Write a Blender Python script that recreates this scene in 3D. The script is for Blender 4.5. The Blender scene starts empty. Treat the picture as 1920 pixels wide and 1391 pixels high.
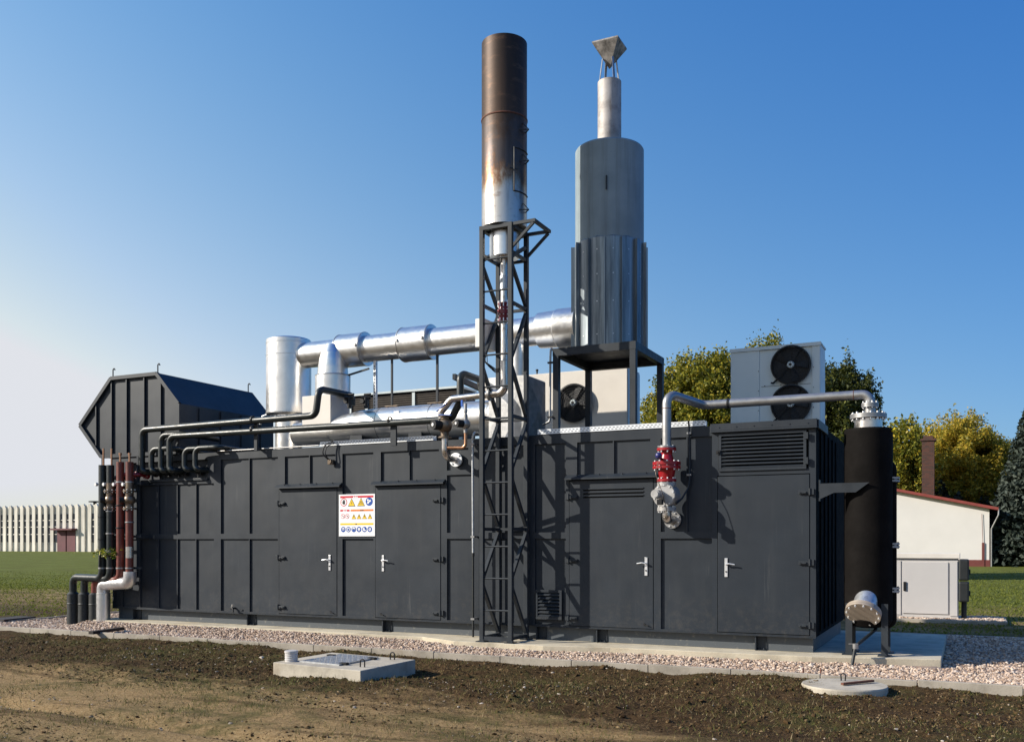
import bpy, math, random
import numpy as np
from mathutils import Vector, Matrix
rng = random.Random(11)
nr = np.random.default_rng(5)
scene = bpy.context.scene
COL = scene.collection

# ------------------------------------------------------------ camera, sky, sun
FOC, HX, HY = 1769.0, 960.0, 1014.0          # focal length and horizon point, in pixels of the 1920 px photograph
CAM = Vector((1.711, -12.49, 1.6))
YAW = 0.4478
CY, SY = math.cos(YAW), math.sin(YAW)
cd = bpy.data.cameras.new('camera'); cam = bpy.data.objects.new('camera', cd); COL.objects.link(cam)
cam.location = CAM; cam.rotation_euler = (math.pi/2, 0, YAW)
cd.sensor_width = 36; cd.lens = 36*FOC/1920; cd.shift_y = (HY-695.5)/1920
cd.clip_start = .1; cd.clip_end = 6000
scene.camera = cam

SUN_AZ = Vector((-.84, -.543)).normalized()   # horizontal direction towards the sun
SUN_EL = math.radians(27.3)
sdir = Vector((SUN_AZ.x*math.cos(SUN_EL), SUN_AZ.y*math.cos(SUN_EL), math.sin(SUN_EL)))
w = bpy.data.worlds.new('World'); scene.world = w; w.use_nodes = True
nt = w.node_tree; bgn = nt.nodes['Background']
sky = nt.nodes.new('ShaderNodeTexSky'); sky.sky_type = 'NISHITA'; sky.sun_disc = False
sky.sun_elevation = SUN_EL; sky.sun_rotation = math.atan2(SUN_AZ.x, SUN_AZ.y)
sky.air_density = 1.0; sky.dust_density = 1.0; sky.ozone_density = 3.0; sky.altitude = 0
# clear autumn sky: softened Nishita radiance, paler towards the sun, deeper with height above the horizon
sep = nt.nodes.new('ShaderNodeSeparateColor'); cmb = nt.nodes.new('ShaderNodeCombineColor')
nt.links.new(sky.outputs[0], sep.inputs[0])
tcw = nt.nodes.new('ShaderNodeTexCoord'); dotn = nt.nodes.new('ShaderNodeVectorMath'); dotn.operation = 'DOT_PRODUCT'
dotn.inputs[1].default_value = sdir; nt.links.new(tcw.outputs['Generated'], dotn.inputs[0])
sepd = nt.nodes.new('ShaderNodeSeparateXYZ'); nt.links.new(tcw.outputs['Generated'], sepd.inputs[0])
def wm(op, a, b):
    m = nt.nodes.new('ShaderNodeMath'); m.operation = op
    for i, v in enumerate((a, b)):
        if hasattr(v, 'node'): nt.links.new(v, m.inputs[i])
        else: m.inputs[i].default_value = v
    return m.outputs[0]
for i, (ka, kd, kz, top) in enumerate(((-.76, 1.85, -3.85, .75), (-.948, .93, -1.53, .77), (-1.028, .30, -.10, .82))):
    ex = wm('ADD', wm('ADD', wm('MULTIPLY', dotn.outputs['Value'], kd), wm('MULTIPLY', wm('MAXIMUM', sepd.outputs[2], 0.0), kz)), ka-math.log(1.414*.15))
    rad = wm('MULTIPLY', wm('POWER', math.e, ex), wm('POWER', sep.outputs[i], .5))
    nt.links.new(wm('MINIMUM', rad, top/1.414/.15), cmb.inputs[i])
nt.links.new(cmb.outputs[0], bgn.inputs[0]); bgn.inputs[1].default_value = 0.15
sl = bpy.data.lights.new('sun', 'SUN'); sl.energy = 5.0; sl.angle = math.radians(.5); sl.color = (1, .93, .82)
so = bpy.data.objects.new('sun', sl); COL.objects.link(so)
so.rotation_euler = sdir.to_track_quat('Z', 'Y').to_euler(); so.location = (-20, -15, 20)
vs = scene.view_settings
vs.view_transform = 'Standard'; vs.look = 'None'; vs.gamma = 1; vs.exposure = 0.5
scene.cycles.max_bounces = 6

# ------------------------------------------------------------ photo geometry
def X(px, Y=0.0):
    u = (px-HX)/FOC; t = (Y-CAM.y)/(CY+u*SY); return CAM.x+t*(-SY+u*CY)
def T(px, Y=0.0):
    return (Y-CAM.y)/(CY+(px-HX)/FOC*SY)
def Z(px, py, Y=0.0):
    return CAM.z+(HY-py)/FOC*T(px, Y)
def P(px, py, Y=0.0):
    return Vector((X(px, Y), Y, Z(px, py, Y)))
def W(px, py, t):
    u = (px-HX)/FOC
    return Vector((CAM.x+t*(-SY+u*CY), CAM.y+t*(CY+u*SY), CAM.z+(HY-py)/FOC*t))

# ------------------------------------------------------------ materials
class NT:
    def __init__(s, name):
        s.m = bpy.data.materials.new(name); s.m.use_nodes = True
        s.t = s.m.node_tree; s.b = s.t.nodes['Principled BSDF']
    def n(s, kind, **kw):
        nd = s.t.nodes.new(kind)
        for k, v in kw.items(): setattr(nd, k, v)
        return nd
    def l(s, a, b): s.t.links.new(a, b)
    def coords(s, scale=(1, 1, 1), world=True):
        if world:
            g = s.n('ShaderNodeNewGeometry'); o = g.outputs['Position']
        else:
            o = s.n('ShaderNodeTexCoord').outputs['Object']
        mp = s.n('ShaderNodeMapping'); mp.inputs['Scale'].default_value = scale
        s.l(o, mp.inputs['Vector']); return mp.outputs[0]
    def noise(s, sc, det=4, rough=.55, scale=(1, 1, 1), dist=0):
        n = s.n('ShaderNodeTexNoise'); n.inputs['Scale'].default_value = sc
        n.inputs['Detail'].default_value = det; n.inputs['Roughness'].default_value = rough
        n.inputs['Distortion'].default_value = dist
        s.l(s.coords(scale), n.inputs['Vector']); return n.outputs[0]
    def ramp(s, fac, stops):
        r = s.n('ShaderNodeValToRGB'); e = r.color_ramp.elements
        while len(e) < len(stops): e.new(.5)
        for i, (p, c) in enumerate(stops):
            e[i].position = p; e[i].color = (*c, 1) if len(c) == 3 else c
        s.l(fac, r.inputs[0]); return r.outputs[0]
    def mix(s, fac, a, b, mode='MIX'):
        m = s.n('ShaderNodeMix', data_type='RGBA', blend_type=mode)
        for i, v in ((0, fac), (6, a), (7, b)):
            if hasattr(v, 'is_linked') or hasattr(v, 'node'): s.l(v, m.inputs[i])
            elif i == 0: m.inputs[0].default_value = v
            else: m.inputs[i].default_value = (*v, 1)
        return m.outputs[2]
    def rng(s, v, a, b, c, d):
        m = s.n('ShaderNodeMapRange'); s.l(v, m.inputs[0])
        for i, k in enumerate((a, b, c, d)): m.inputs[i+1].default_value = k
        return m.outputs[0]
    def math(s, op, a, b=0.0):
        m = s.n('ShaderNodeMath', operation=op)
        for i, v in enumerate((a, b)):
            if hasattr(v, 'node'): s.l(v, m.inputs[i])
            else: m.inputs[i].default_value = v
        return m.outputs[0]
    def bump(s, h, strength=.3, dist=.01):
        b = s.n('ShaderNodeBump'); b.inputs['Strength'].default_value = strength; b.inputs['Distance'].default_value = dist
        s.l(h, b.inputs['Height']); s.l(b.outputs[0], s.b.inputs['Normal'])
    def col(s, v):
        if hasattr(v, 'node'): s.l(v, s.b.inputs['Base Color'])
        else: s.b.inputs['Base Color'].default_value = (*v, 1)
    def set(s, **kw):
        for k, v in kw.items():
            k = k.replace('_', ' ')
            if hasattr(v, 'node'): s.l(v, s.b.inputs[k])
            else: s.b.inputs[k].default_value = v

def basic(name, c, rough=.5, metal=0, var=.15, sc=3, bump=0, bsc=40, spec=.5, streak=False):
    k = NT(name)
    n = k.noise(sc, 5, .6, (1, 1, .25) if streak else (1, 1, 1))
    lo = tuple(x*(1-var) for x in c); hi = tuple(min(1, x*(1+var)) for x in c)
    k.col(k.ramp(n, [(.3, lo), (.7, hi)]))
    k.set(Roughness=k.rng(k.noise(sc*2.3, 4), .3, .7, max(.02, rough-.08), min(1, rough+.08)), Metallic=metal, Specular_IOR_Level=spec)
    if bump: k.bump(k.noise(bsc, 4), bump, .01)
    return k.m

def paint_mat():
    k = NT('anthracite_paint')
    n = k.noise(1.3, 5, .6); st = k.noise(5, 4, .6, (1, 1, .12))
    c = k.ramp(n, [(.3, (.0150, .0198, .0265)), (.7, (.020, .0265, .0355))])
    c = k.mix(k.rng(st, .52, .75, 0, .35), c, (.038, .042, .047))
    g = k.n('ShaderNodeNewGeometry'); sp = k.n('ShaderNodeSeparateXYZ'); k.l(g.outputs['Position'], sp.inputs[0])
    mud = k.math('MULTIPLY', k.rng(sp.outputs[2], .38, .95, 1, 0), k.rng(k.noise(11, 6, .7), .48, .68, 0, .22))
    c = k.mix(mud, c, (.115, .100, .080))
    run = k.math('MULTIPLY', k.rng(k.noise(16, 4, .7, (1, 1, .03)), .60, .72, 0, .5), k.rng(k.noise(1.3, 3), .48, .6, 0, 1))
    c = k.mix(run, c, (.080, .082, .082))
    k.col(c)
    k.set(Roughness=k.rng(k.noise(3.1, 4), .3, .7, .44, .54), Specular_IOR_Level=.36)
    k.bump(k.noise(1.1, 2, .35), .35, .05)
    return k.m
def base_mat():
    k = NT('weathered_base_paint')
    n = k.noise(9, 6, .65)
    c = k.mix(k.rng(n, .58, .68, 0, .7), (.068, .078, .088), (.20, .19, .165))
    k.col(c); k.set(Roughness=.55); return k.m
def silver_mat(name='aluminium_cladding', base=(.78, .77, .75), r0=.28, r1=.42):
    k = NT(name)
    n = k.noise(6, 5, .6)
    k.col(k.ramp(n, [(.3, tuple(x*.86 for x in base)), (.7, base)]))
    k.set(Metallic=.95, Roughness=k.rng(k.noise(14, 6, .7), .3, .7, r0, r1))
    k.bump(k.noise(3, 2), .05, .02); return k.m
def galv_mat():
    k = NT('galvanised_steel')
    v = k.n('ShaderNodeTexVoronoi'); v.inputs['Scale'].default_value = 30
    k.l(k.coords(), v.inputs['Vector'])
    k.col(k.ramp(v.outputs['Color'], [(0, (.40, .41, .42)), (1, (.62, .63, .64))]))
    k.set(Metallic=.8, Roughness=.42); return k.m
def concrete_mat(name='concrete', c=(.44, .40, .33)):
    k = NT(name)
    n = k.noise(2.5, 7, .65); f = k.noise(45, 4)
    a = k.ramp(n, [(.25, tuple(x*.55 for x in c)), (.5, c), (.75, tuple(min(.8, x*1.2) for x in c))])
    a = k.mix(k.rng(k.noise(.9, 6, .7), .55, .72, 0, .55), a, (c[0]*.62, c[1]*.52, c[2]*.40))
    k.col(k.mix(k.rng(f, .55, .75, 0, .3), a, tuple(x*.55 for x in c)))
    k.set(Roughness=.9, Specular_IOR_Level=.25); k.bump(k.noise(60, 5), .35, .006); return k.m
def soot_mat():
    k = NT('heat_stained_steel')
    g = k.n('ShaderNodeNewGeometry'); sp = k.n('ShaderNodeSeparateXYZ'); k.l(g.outputs['Position'], sp.inputs[0])
    h = k.math('ADD', sp.outputs[2], k.math('MULTIPLY', k.math('SUBTRACT', k.noise(4.2, 8, .72, (1, 1, .45)), .5), 1.4))
    f = k.rng(h, 6.0, 8.75, 0, 1)
    c = k.ramp(f, [(0, (.56, .545, .53)), (.18, (.50, .47, .44)), (.25, (.36, .28, .21)), (.30, (.20, .11, .065)),
                   (.345, (.095, .078, .076)), (.50, (.074, .058, .053)), (.56, (.066, .040, .027)), (1, (.040, .024, .017))])
    st = k.noise(7, 5, .6, (1, 1, .08))
    c = k.mix(k.rng(st, .46, .70, 0, .7), c, (.030, .020, .015))
    c = k.mix(k.rng(k.noise(3.5, 6, .75, (1, 1, 2.5)), .54, .66, 0, .5), c, (.15, .080, .045))
    k.col(c)
    k.set(Metallic=k.rng(f, .30, .45, .85, .55), Roughness=k.rng(f, .2, .5, .40, .55))
    k.bump(k.noise(9, 4, .6, (.3, .3, 2)), .2, .012); return k.m
def silencer_mat():
    k = NT('grey_green_weathered_paint')
    st = k.noise(9, 5, .65, (1, 1, .05)); n = k.noise(2, 5)
    c = k.ramp(n, [(.3, (.19, .235, .255)), (.7, (.27, .325, .345))])
    c = k.mix(k.rng(st, .48, .70, 0, .45), c, (.11, .122, .128))
    c = k.mix(k.rng(k.noise(15, 5, .7, (1, 1, .04)), .60, .72, 0, .3), c, (.34, .35, .34))
    k.col(c); k.set(Roughness=.5, Metallic=0, Specular_IOR_Level=.3); return k.m
def sooted_mat():
    k = NT('pale_sooted_steel')
    n = k.noise(4.5, 6, .7); st = k.noise(9, 5, .7, (1, 1, .15))
    c = k.ramp(n, [(.3, (.20, .18, .165)), (.52, (.40, .37, .35)), (.75, (.48, .45, .43))])
    c = k.mix(k.rng(st, .56, .70, 0, .8), c, (.09, .06, .045))
    k.col(c); k.set(Roughness=.6, Metallic=.2, Specular_IOR_Level=.3); return k.m
def jacket_mat():
    k = NT('streaked_zinc_sheet')
    st = k.noise(11, 6, .7, (1, 1, .05))
    k.col(k.ramp(st, [(.34, (.09, .108, .122)), (.55, (.22, .25, .27)), (.75, (.34, .37, .39))]))
    k.set(Roughness=.36, Metallic=.6); return k.m
def ground_mat():
    k = NT('soil_and_lawn')
    g = k.n('ShaderNodeNewGeometry'); sp = k.n('ShaderNodeSeparateXYZ'); k.l(g.outputs['Position'], sp.inputs[0])
    x, y = sp.outputs[0], sp.outputs[1]
    n1 = k.noise(.55, 5, .6); n2 = k.noise(3.2, 6, .7); n3 = k.noise(28, 5, .7); n4 = k.noise(1.1, 6, .7, (.35, 1.2, 1))
    soil = k.ramp(n3, [(.34, (.030, .017, .007)), (.54, (.080, .047, .020)), (.72, (.150, .096, .047))])
    sand = k.ramp(n3, [(.30, (.19, .120, .050)), (.5, (.35, .232, .108)), (.72, (.47, .33, .168))])
    # trampled sandy ground towards the lower left
    m = k.math('ADD', k.rng(y, -3.7, -4.9, 0, 1.1), k.math('MULTIPLY', k.math('SUBTRACT', n4, .5), 2.6))
    m = k.math('SUBTRACT', m, k.rng(x, -3.2, .6, 0, 1.1))
    m = k.math('SUBTRACT', m, k.rng(x, -8.5, -11.5, 0, 1))
    c = k.mix(k.rng(m, .25, .85, 0, 1), soil, sand)
    # wheel tracks: long dark streaks of churned soil
    tr = k.noise(1.0, 6, .7, (.16, 2.2, 1), .4)
    c = k.mix(k.rng(tr, .54, .64, 0, .75), c, soil)
    # sparse green
    gm = k.math('MULTIPLY', k.rng(n1, .44, .58, 0, 1), k.rng(n2, .42, .60, 0, .7))
    c = k.mix(gm, c, (.065, .070, .019))
    # worn path and lawn behind the plant
    far = k.math('ADD', y, k.math('MULTIPLY', k.math('SUBTRACT', k.noise(.3, 6, .7, (.5, 1, 1)), .5), 16))
    tan = k.ramp(k.noise(.8, 6, .75, (.18, 1, 1)), [(.38, (.095, .070, .022)), (.50, (.19, .135, .055)), (.62, (.33, .235, .11))])
    c = k.mix(k.rng(y, 2.5, 5.0, 0, 1), c, tan)
    lawn = k.ramp(k.noise(.7, 7, .72, (.5, 1, 1)), [(.3, (.085, .082, .015)), (.5, (.115, .130, .021)), (.7, (.155, .178, .035))])
    lawn = k.mix(k.rng(k.noise(5, 5, .7), .5, .7, 0, .5), lawn, (.055, .062, .012))
    edge = k.rng(x, -26, 3, 4.0, 1.5)
    far = k.math('ADD', far, edge)
    c = k.mix(k.rng(far, 10, 15.5, 0, 1), c, lawn)
    k.col(c); k.set(Roughness=.95, Specular_IOR_Level=.15)
    k.bump(k.noise(26, 7, .8), 1.0, .04); return k.m
def island_mat(name, stops, rough=.8, trans=0, spec=.3):
    k = NT(name)
    g = k.n('ShaderNodeNewGeometry')
    k.col(k.ramp(g.outputs['Random Per Island'], stops))
    k.set(Roughness=rough, Specular_IOR_Level=spec)
    if trans:
        t = k.n('ShaderNodeBsdfTranslucent'); mx = k.n('ShaderNodeMixShader'); mx.inputs[0].default_value = trans
        k.l(k.ramp(g.outputs['Random Per Island'], stops), t.inputs[0])
        k.l(k.b.outputs[0], mx.inputs[1]); k.l(t.outputs[0], mx.inputs[2])
        k.l(mx.outputs[0], k.t.nodes['Material Output'].inputs[0])
    return k.m
def brick_mat():
    k = NT('old_brick')
    b = k.n('ShaderNodeTexBrick'); b.inputs['Scale'].default_value = 1
    b.inputs['Color1'].default_value = (.10, .028, .016, 1); b.inputs['Color2'].default_value = (.04, .016, .012, 1)
    b.inputs['Mortar'].default_value = (.06, .045, .036, 1); b.inputs['Mortar Size'].default_value = .015
    b.inputs['Brick Width'].default_value = .26; b.inputs['Row Height'].default_value = .085
    mp = k.n('ShaderNodeMapping'); mp.inputs['Rotation'].default_value = (math.radians(90), 0, 0)
    k.l(k.n('ShaderNodeTexCoord').outputs['Object'], mp.inputs[0]); k.l(mp.outputs[0], b.inputs['Vector'])
    k.col(b.outputs['Color']); k.set(Roughness=.9); return k.m

M = dict(
    paint=paint_mat(), base=base_mat(),
    steel=basic('dark_steel_paint', (.026, .031, .037), .5, 0, .2, 4, 0, 40, .3),
    darkin=basic('dark_interior', (.012, .012, .013), .7),
    silver=silver_mat(), stain=silver_mat('stainless_pipe', (.66, .62, .58), .22, .34),
    plain=basic('satin_steel_pipe', (.33, .325, .32), .42, .75, .15, 5), cabm=basic('warm_grey_enamel', (.50, .475, .455), .45, 0, .05, 1.5),
    galv=galv_mat(), shadepaint=basic('shade_darkened_paint', (.004, .0045, .0055), .85, 0, .2, 3, 0, 40, .06), tray=basic('zinc_tray', (.72, .74, .76), .45, .3, .06),
    soot=soot_mat(), silencer=silencer_mat(), jacket=jacket_mat(),
    concrete=concrete_mat(), kerb=concrete_mat('kerb_concrete', (.34, .30, .245)), hatchc=concrete_mat('pale_concrete', (.44, .395, .32)),
    slab=concrete_mat('slab_concrete', (.50, .44, .33)),
    ground=ground_mat(), gravelbed=basic('gravel_bed', (.30, .22, .17), .95, 0, .35, 60, .6, 80),
    pebble=island_mat('pink_gravel', [(0, (.17, .11, .075)), (.25, (.38, .27, .195)), (.7, (.53, .405, .31)), (1, (.66, .55, .45))], .85),
    clod=island_mat('soil_clod', [(0, (.026, .015, .007)), (.5, (.078, .047, .021)), (.9, (.15, .100, .050)), (1, (.25, .178, .100))], .95, 0, .1),
    stone=island_mat('pale_stone', [(0, (.24, .19, .14)), (1, (.50, .43, .35))], .9),
    straw=island_mat('dry_grass', [(0, (.07, .085, .022)), (.5, (.12, .125, .036)), (.8, (.24, .19, .09)), (1, (.36, .28, .16))], .9, .2, .1),
    turf=island_mat('lawn_grass', [(0, (.08, .095, .015)), (.5, (.14, .165, .028)), (1, (.22, .22, .05))], .9, .4, .1),
    black=basic('black_rubber_foam', (.012, .014, .014), .55, 0, .3, 6, .15, 60),
    tank=basic('black_insulation', (.0065, .0055, .0050), .8, 0, .35, 3, .25, 25, .08),
    greenblack=basic('dark_foam_pipe', (.012, .017, .017), .40, 0, .2, 5, .1, 40),
    brownred=basic('oxide_red_pipe', (.135, .032, .022), .42, 0, .25, 5, .1, 40),
    red=basic('red_enamel', (.29, .008, .013), .32, 0, .15, 6),
    darkred=basic('dark_red_enamel', (.16, .008, .016), .35, 0, .2, 6),
    white=basic('white_enamel', (.74, .73, .70), .4, 0, .05, 2), acw=basic('pale_grey_enamel', (.54, .60, .60), .4, 0, .04, 2),
    cream=basic('cream_sheet', (.66, .61, .54), .5, 0, .06, 2),
    chrome=basic('chrome', (.80, .80, .80), .35, .7, .03), iron=basic('cast_iron_black', (.014, .014, .015), .5, 0, .15, 3, 0, 40, .3),
    brass=basic('worn_bronze', (.17, .13, .095), .42, .7, .3, 9), valvesilver=basic('silver_valve_paint', (.36, .35, .34), .45, .3, .25, 9), copper=basic('copper', (.50, .27, .16), .32, .95, .15, 6),
    blue=basic('blue_handle', (.02, .10, .42), .4), navy=basic('navy_ball', (.03, .03, .14), .3),
    yellow=basic('yellow_vinyl', (.75, .55, .01), .5), coil=basic('radiator_coil', (.030, .023, .018), .55, .4, .25, 30),
    foil=basic('crumpled_foil', (.62, .61, .61), .34, .75, .2, 9, .35, 22),
    wallw=basic('white_render', (.62, .59, .555), .9, 0, .04, .6), roofred=basic('red_roof_edge', (.22, .04, .03), .6),
    plinth=basic('maroon_plinth', (.13, .03, .025), .7), brick=brick_mat(),
    fin=basic('stained_concrete_fin', (.60, .56, .49), .9, 0, .30, .8, 0, 40, .2, True), glass=basic('dark_window', (.03, .035, .045), .15),
    gate=basic('wine_red_gate', (.10, .022, .030), .6, 0, .2, .8),
    bark=basic('bark', (.07, .05, .035), .95, 0, .3, 6, .5, 20),
    leafA=island_mat('olive_leaves', [(0, (.06, .072, .009)), (.4, (.15, .165, .020)), (.75, (.31, .28, .030)), (1, (.52, .39, .042))], .5, .4),
    leafD=island_mat('deep_green_leaves', [(0, (.020, .030, .008)), (.6, (.055, .068, .014)), (1, (.15, .15, .022))], .55, .25),
    leafY=island_mat('yellow_leaves', [(0, (.14, .14, .020)), (.4, (.30, .26, .030)), (.75, (.52, .39, .045)), (1, (.66, .43, .06))], .5, .45),
    leafC=island_mat('spruce_needles', [(0, (.012, .02, .014)), (.6, (.035, .048, .036)), (1, (.075, .09, .07))], .7, .1),
    hedge=island_mat('hedge_leaves', [(0, (.008, .012, .006)), (1, (.03, .034, .014))], .7, .1),
    teal=basic('teal_play_paint', (.02, .16, .13), .5),
    yg=island_mat('yellow_green_plastic', [(0, (.03, .06, .01)), (.3, (.16, .26, .02)), (.7, (.55, .48, .04)), (1, (.60, .55, .30))], .45),
    ply=basic('dark_plank', (.030, .022, .018), .8), rust=basic('rusty_iron', (.14, .055, .035), .8, .2, .3, 20),
    s_white=basic('sign_white', (.82, .81, .80), .4, 0, .02), s_red=basic('sign_red', (.55, .03, .05), .4, 0, .03),
    s_orange=basic('sign_orange', (.72, .20, .04), .4, 0, .03), s_yellow=basic('sign_yellow', (.80, .52, .02), .4, 0, .03),
    s_blue=basic('sign_blue', (.01, .07, .33), .4, 0, .03), s_black=basic('sign_black', (.02, .02, .02), .4, 0, .03),
)

# ------------------------------------------------------------ mesh builder
class MB:
    def __init__(s, Mx=None): s.v = []; s.f = []; s.sm = []; s.M = Mx
    def add(s, vs, fs, smooth=False):
        o = len(s.v)
        for p in vs:
            p = Vector(p)
            s.v.append(s.M @ p if s.M else p)
        for f in fs: s.f.append(tuple(i+o for i in f)); s.sm.append(smooth)
        return s
    def box(s, a, b, skip=''):
        (x0, y0, z0), (x1, y1, z1) = [min(p, q) for p, q in zip(a, b)], [max(p, q) for p, q in zip(a, b)]
        v = [(x0, y0, z0), (x1, y0, z0), (x1, y1, z0), (x0, y1, z0), (x0, y0, z1), (x1, y0, z1), (x1, y1, z1), (x0, y1, z1)]
        return s.add(v, [(0, 3, 2, 1), (4, 5, 6, 7), (0, 1, 5, 4), (1, 2, 6, 5), (2, 3, 7, 6), (3, 0, 4, 7)])
    def bar(s, a, b, wd, ht=None, up=None):
        a, b = Vector(a), Vector(b); ht = ht or wd
        d = (b-a).normalized(); up = Vector(up) if up else (Vector((0, 0, 1)) if abs(d.z) < .95 else Vector((0, 1, 0)))
        r = d.cross(up).normalized(); u = r.cross(d)
        v = []
        for p in (a, b):
            for i, j in ((-1, -1), (1, -1), (1, 1), (-1, 1)): v.append(p+r*(i*wd/2)+u*(j*ht/2))
        return s.add(v, [(0, 3, 2, 1), (4, 5, 6, 7), (0, 1, 5, 4), (1, 2, 6, 5), (2, 3, 7, 6), (3, 0, 4, 7)])
    def rings(s, pts, rads, n=20, cap=True, tang=None):
        pts = [Vector(p) for p in pts]; k = len(pts)
        rs = rads if isinstance(rads, (list, tuple)) else [rads]*k
        tg = []
        for i in range(k):
            d = (pts[min(i+1, k-1)]-pts[max(i-1, 0)])
            if d.length < 1e-9: d = tg[-1] if tg else Vector((0, 0, 1))
            tg.append(d.normalized())
        t0 = tg[0]; a = Vector((0, 0, 1)) if abs(t0.z) < .9 else Vector((0, 1, 0))
        nrm = t0.cross(a).normalized(); vs = []; fr = []
        for i in range(k):
            if i:
                q = tg[i-1].rotation_difference(tg[i]); nrm = q @ nrm
            b = tg[i].cross(nrm).normalized(); nrm = b.cross(tg[i]).normalized(); fr.append((nrm.copy(), b))
            for j in range(n):
                th = 2*math.pi*j/n; vs.append(pts[i]+(nrm*math.cos(th)+b*math.sin(th))*rs[i])
        fs = [(i*n+j, i*n+(j+1) % n, (i+1)*n+(j+1) % n, (i+1)*n+j) for i in range(k-1) for j in range(n)]
        s.add(vs, fs, True)
        if cap:
            s.add(vs[:n], [tuple(reversed(range(n)))]); s.add(vs[-n:], [tuple(range(n))])
        return s
    def cyl(s, a, b, r, r2=None, n=20, cap=True):
        return s.rings([a, b], [r, r if r2 is None else r2], n, cap)
    def tube(s, path, r, bend=None, n=16, cap=True, seg=7):
        path = [Vector(p) for p in path]; bend = bend if bend is not None else r*2.2
        out = [path[0]]
        for i in range(1, len(path)-1):
            p, a, b = path[i], path[i-1], path[i+1]
            da, db = (a-p), (b-p); ang = da.angle(db)
            if ang > 3.1: continue
            L = min(bend/math.tan(ang/2), da.length*.49, db.length*.49)
            da.normalize(); db.normalize(); rr = L*math.tan(ang/2)
            c = p+(da+db).normalized()*(rr/math.sin(ang/2))
            s0, s1 = p+da*L-c, p+db*L-c; tot = s0.angle(s1)
            ax = s0.cross(s1).normalized()
            for q in range(seg+1): out.append(c+Matrix.Rotation(tot*q/seg, 3, ax) @ s0)
        out.append(path[-1])
        return s.rings(out, r, n, cap)
    def lathe(s, base, prof, axis=(0, 0, 1), n=40, split=True, cap=True):
        """prof: list of (radius, height); each segment gets its own rings so edges stay crisp"""
        base = Vector(base); ax = Vector(axis).normalized()
        a = Vector((0, 0, 1)) if abs(ax.z) < .9 else Vector((1, 0, 0))
        u = ax.cross(a).normalized(); v = ax.cross(u)
        def ring(r, h): return [base+ax*h+(u*math.cos(2*math.pi*j/n)+v*math.sin(2*math.pi*j/n))*r for j in range(n)]
        for (r0, h0), (r1, h1) in zip(prof, prof[1:]):
            s.add(ring(r0, h0)+ring(r1, h1), [(j, (j+1) % n, n+(j+1) % n, n+j) for j in range(n)], abs(h1-h0) > 1e-5)
        if cap:
            if prof[0][0] > 1e-4: s.add(ring(*prof[0]), [tuple(reversed(range(n)))])
            if prof[-1][0] > 1e-4: s.add(ring(*prof[-1]), [tuple(range(n))])
        return s
    def flange(s, c, axis, r, th, nb=8, rb=.010, n=28):
        c = Vector(c); ax = Vector(axis).normalized()
        s.cyl(c-ax*th/2, c+ax*th/2, r, n=n)
        return s
    def bolts(s, c, axis, rr, nb, rb, th):
        c = Vector(c); ax = Vector(axis).normalized()
        a = Vector((0, 0, 1)) if abs(ax.z) < .9 else Vector((1, 0, 0))
        u = ax.cross(a).normalized(); v = ax.cross(u)
        for i in range(nb):
            th_ = 2*math.pi*(i+.5)/nb; q = c+(u*math.cos(th_)+v*math.sin(th_))*rr
            s.cyl(q-ax*th/2, q+ax*th/2, rb, n=6)
        return s
    def prism(s, poly, y0, y1):                 # polygon of (x, z), extruded along y
        n = len(poly); v = [(x, y0, z) for x, z in poly]+[(x, y1, z) for x, z in poly]
        return s.add(v, [tuple(range(n)), tuple(reversed(range(n, 2*n)))]+[(i, n+i, n+(i+1) % n, (i+1) % n) for i in range(n)])
    def sphere(s, c, r, n=16, sc=(1, 1, 1)):
        c = Vector(c); vs = []; m = n//2
        for i in range(m+1):
            a = math.pi*i/m
            for j in range(n):
                b = 2*math.pi*j/n; vs.append(c+Vector((r*sc[0]*math.sin(a)*math.cos(b), r*sc[1]*math.sin(a)*math.sin(b), r*sc[2]*math.cos(a))))
        return s.add(vs, [(i*n+j, (i+1)*n+j, (i+1)*n+(j+1) % n, i*n+(j+1) % n) for i in range(m) for j in range(n)], True)

def wloc(o):
    p = Vector((0, 0, 0))
    while o: p = p+o.location; o = o.parent
    return p
def link_mesh(name, v, f, sm, mat, parent=None, origin=None):
    if origin is None:
        if parent is not None: origin = wloc(parent)
        else:
            a = np.array([tuple(p) for p in v]); lo, hi = a.min(0), a.max(0)
            origin = Vector(((lo[0]+hi[0])/2, (lo[1]+hi[1])/2, lo[2]))
    me = bpy.data.meshes.new(name)
    me.from_pydata([tuple(Vector(p)-origin) for p in v], [], f)
    me.polygons.foreach_set('use_smooth', np.array(sm, dtype=bool)); me.materials.append(mat); me.update()
    o = bpy.data.objects.new(name, me); COL.objects.link(o)
    if parent is not None:
        o.parent = parent; o.location = origin-wloc(parent)
    else: o.location = origin
    return o
BEV = set()
def part(mb, name, mat, parent=None, bevel=0):
    o = link_mesh(name, mb.v, mb.f, mb.sm, M[mat] if isinstance(mat, str) else mat, parent)
    if bevel:
        b = o.modifiers.new('bevel', 'BEVEL'); b.width = bevel; b.segments = 2; b.limit_method = 'ANGLE'; b.angle_limit = math.radians(50)
        b.harden_normals = False
    return o
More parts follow.
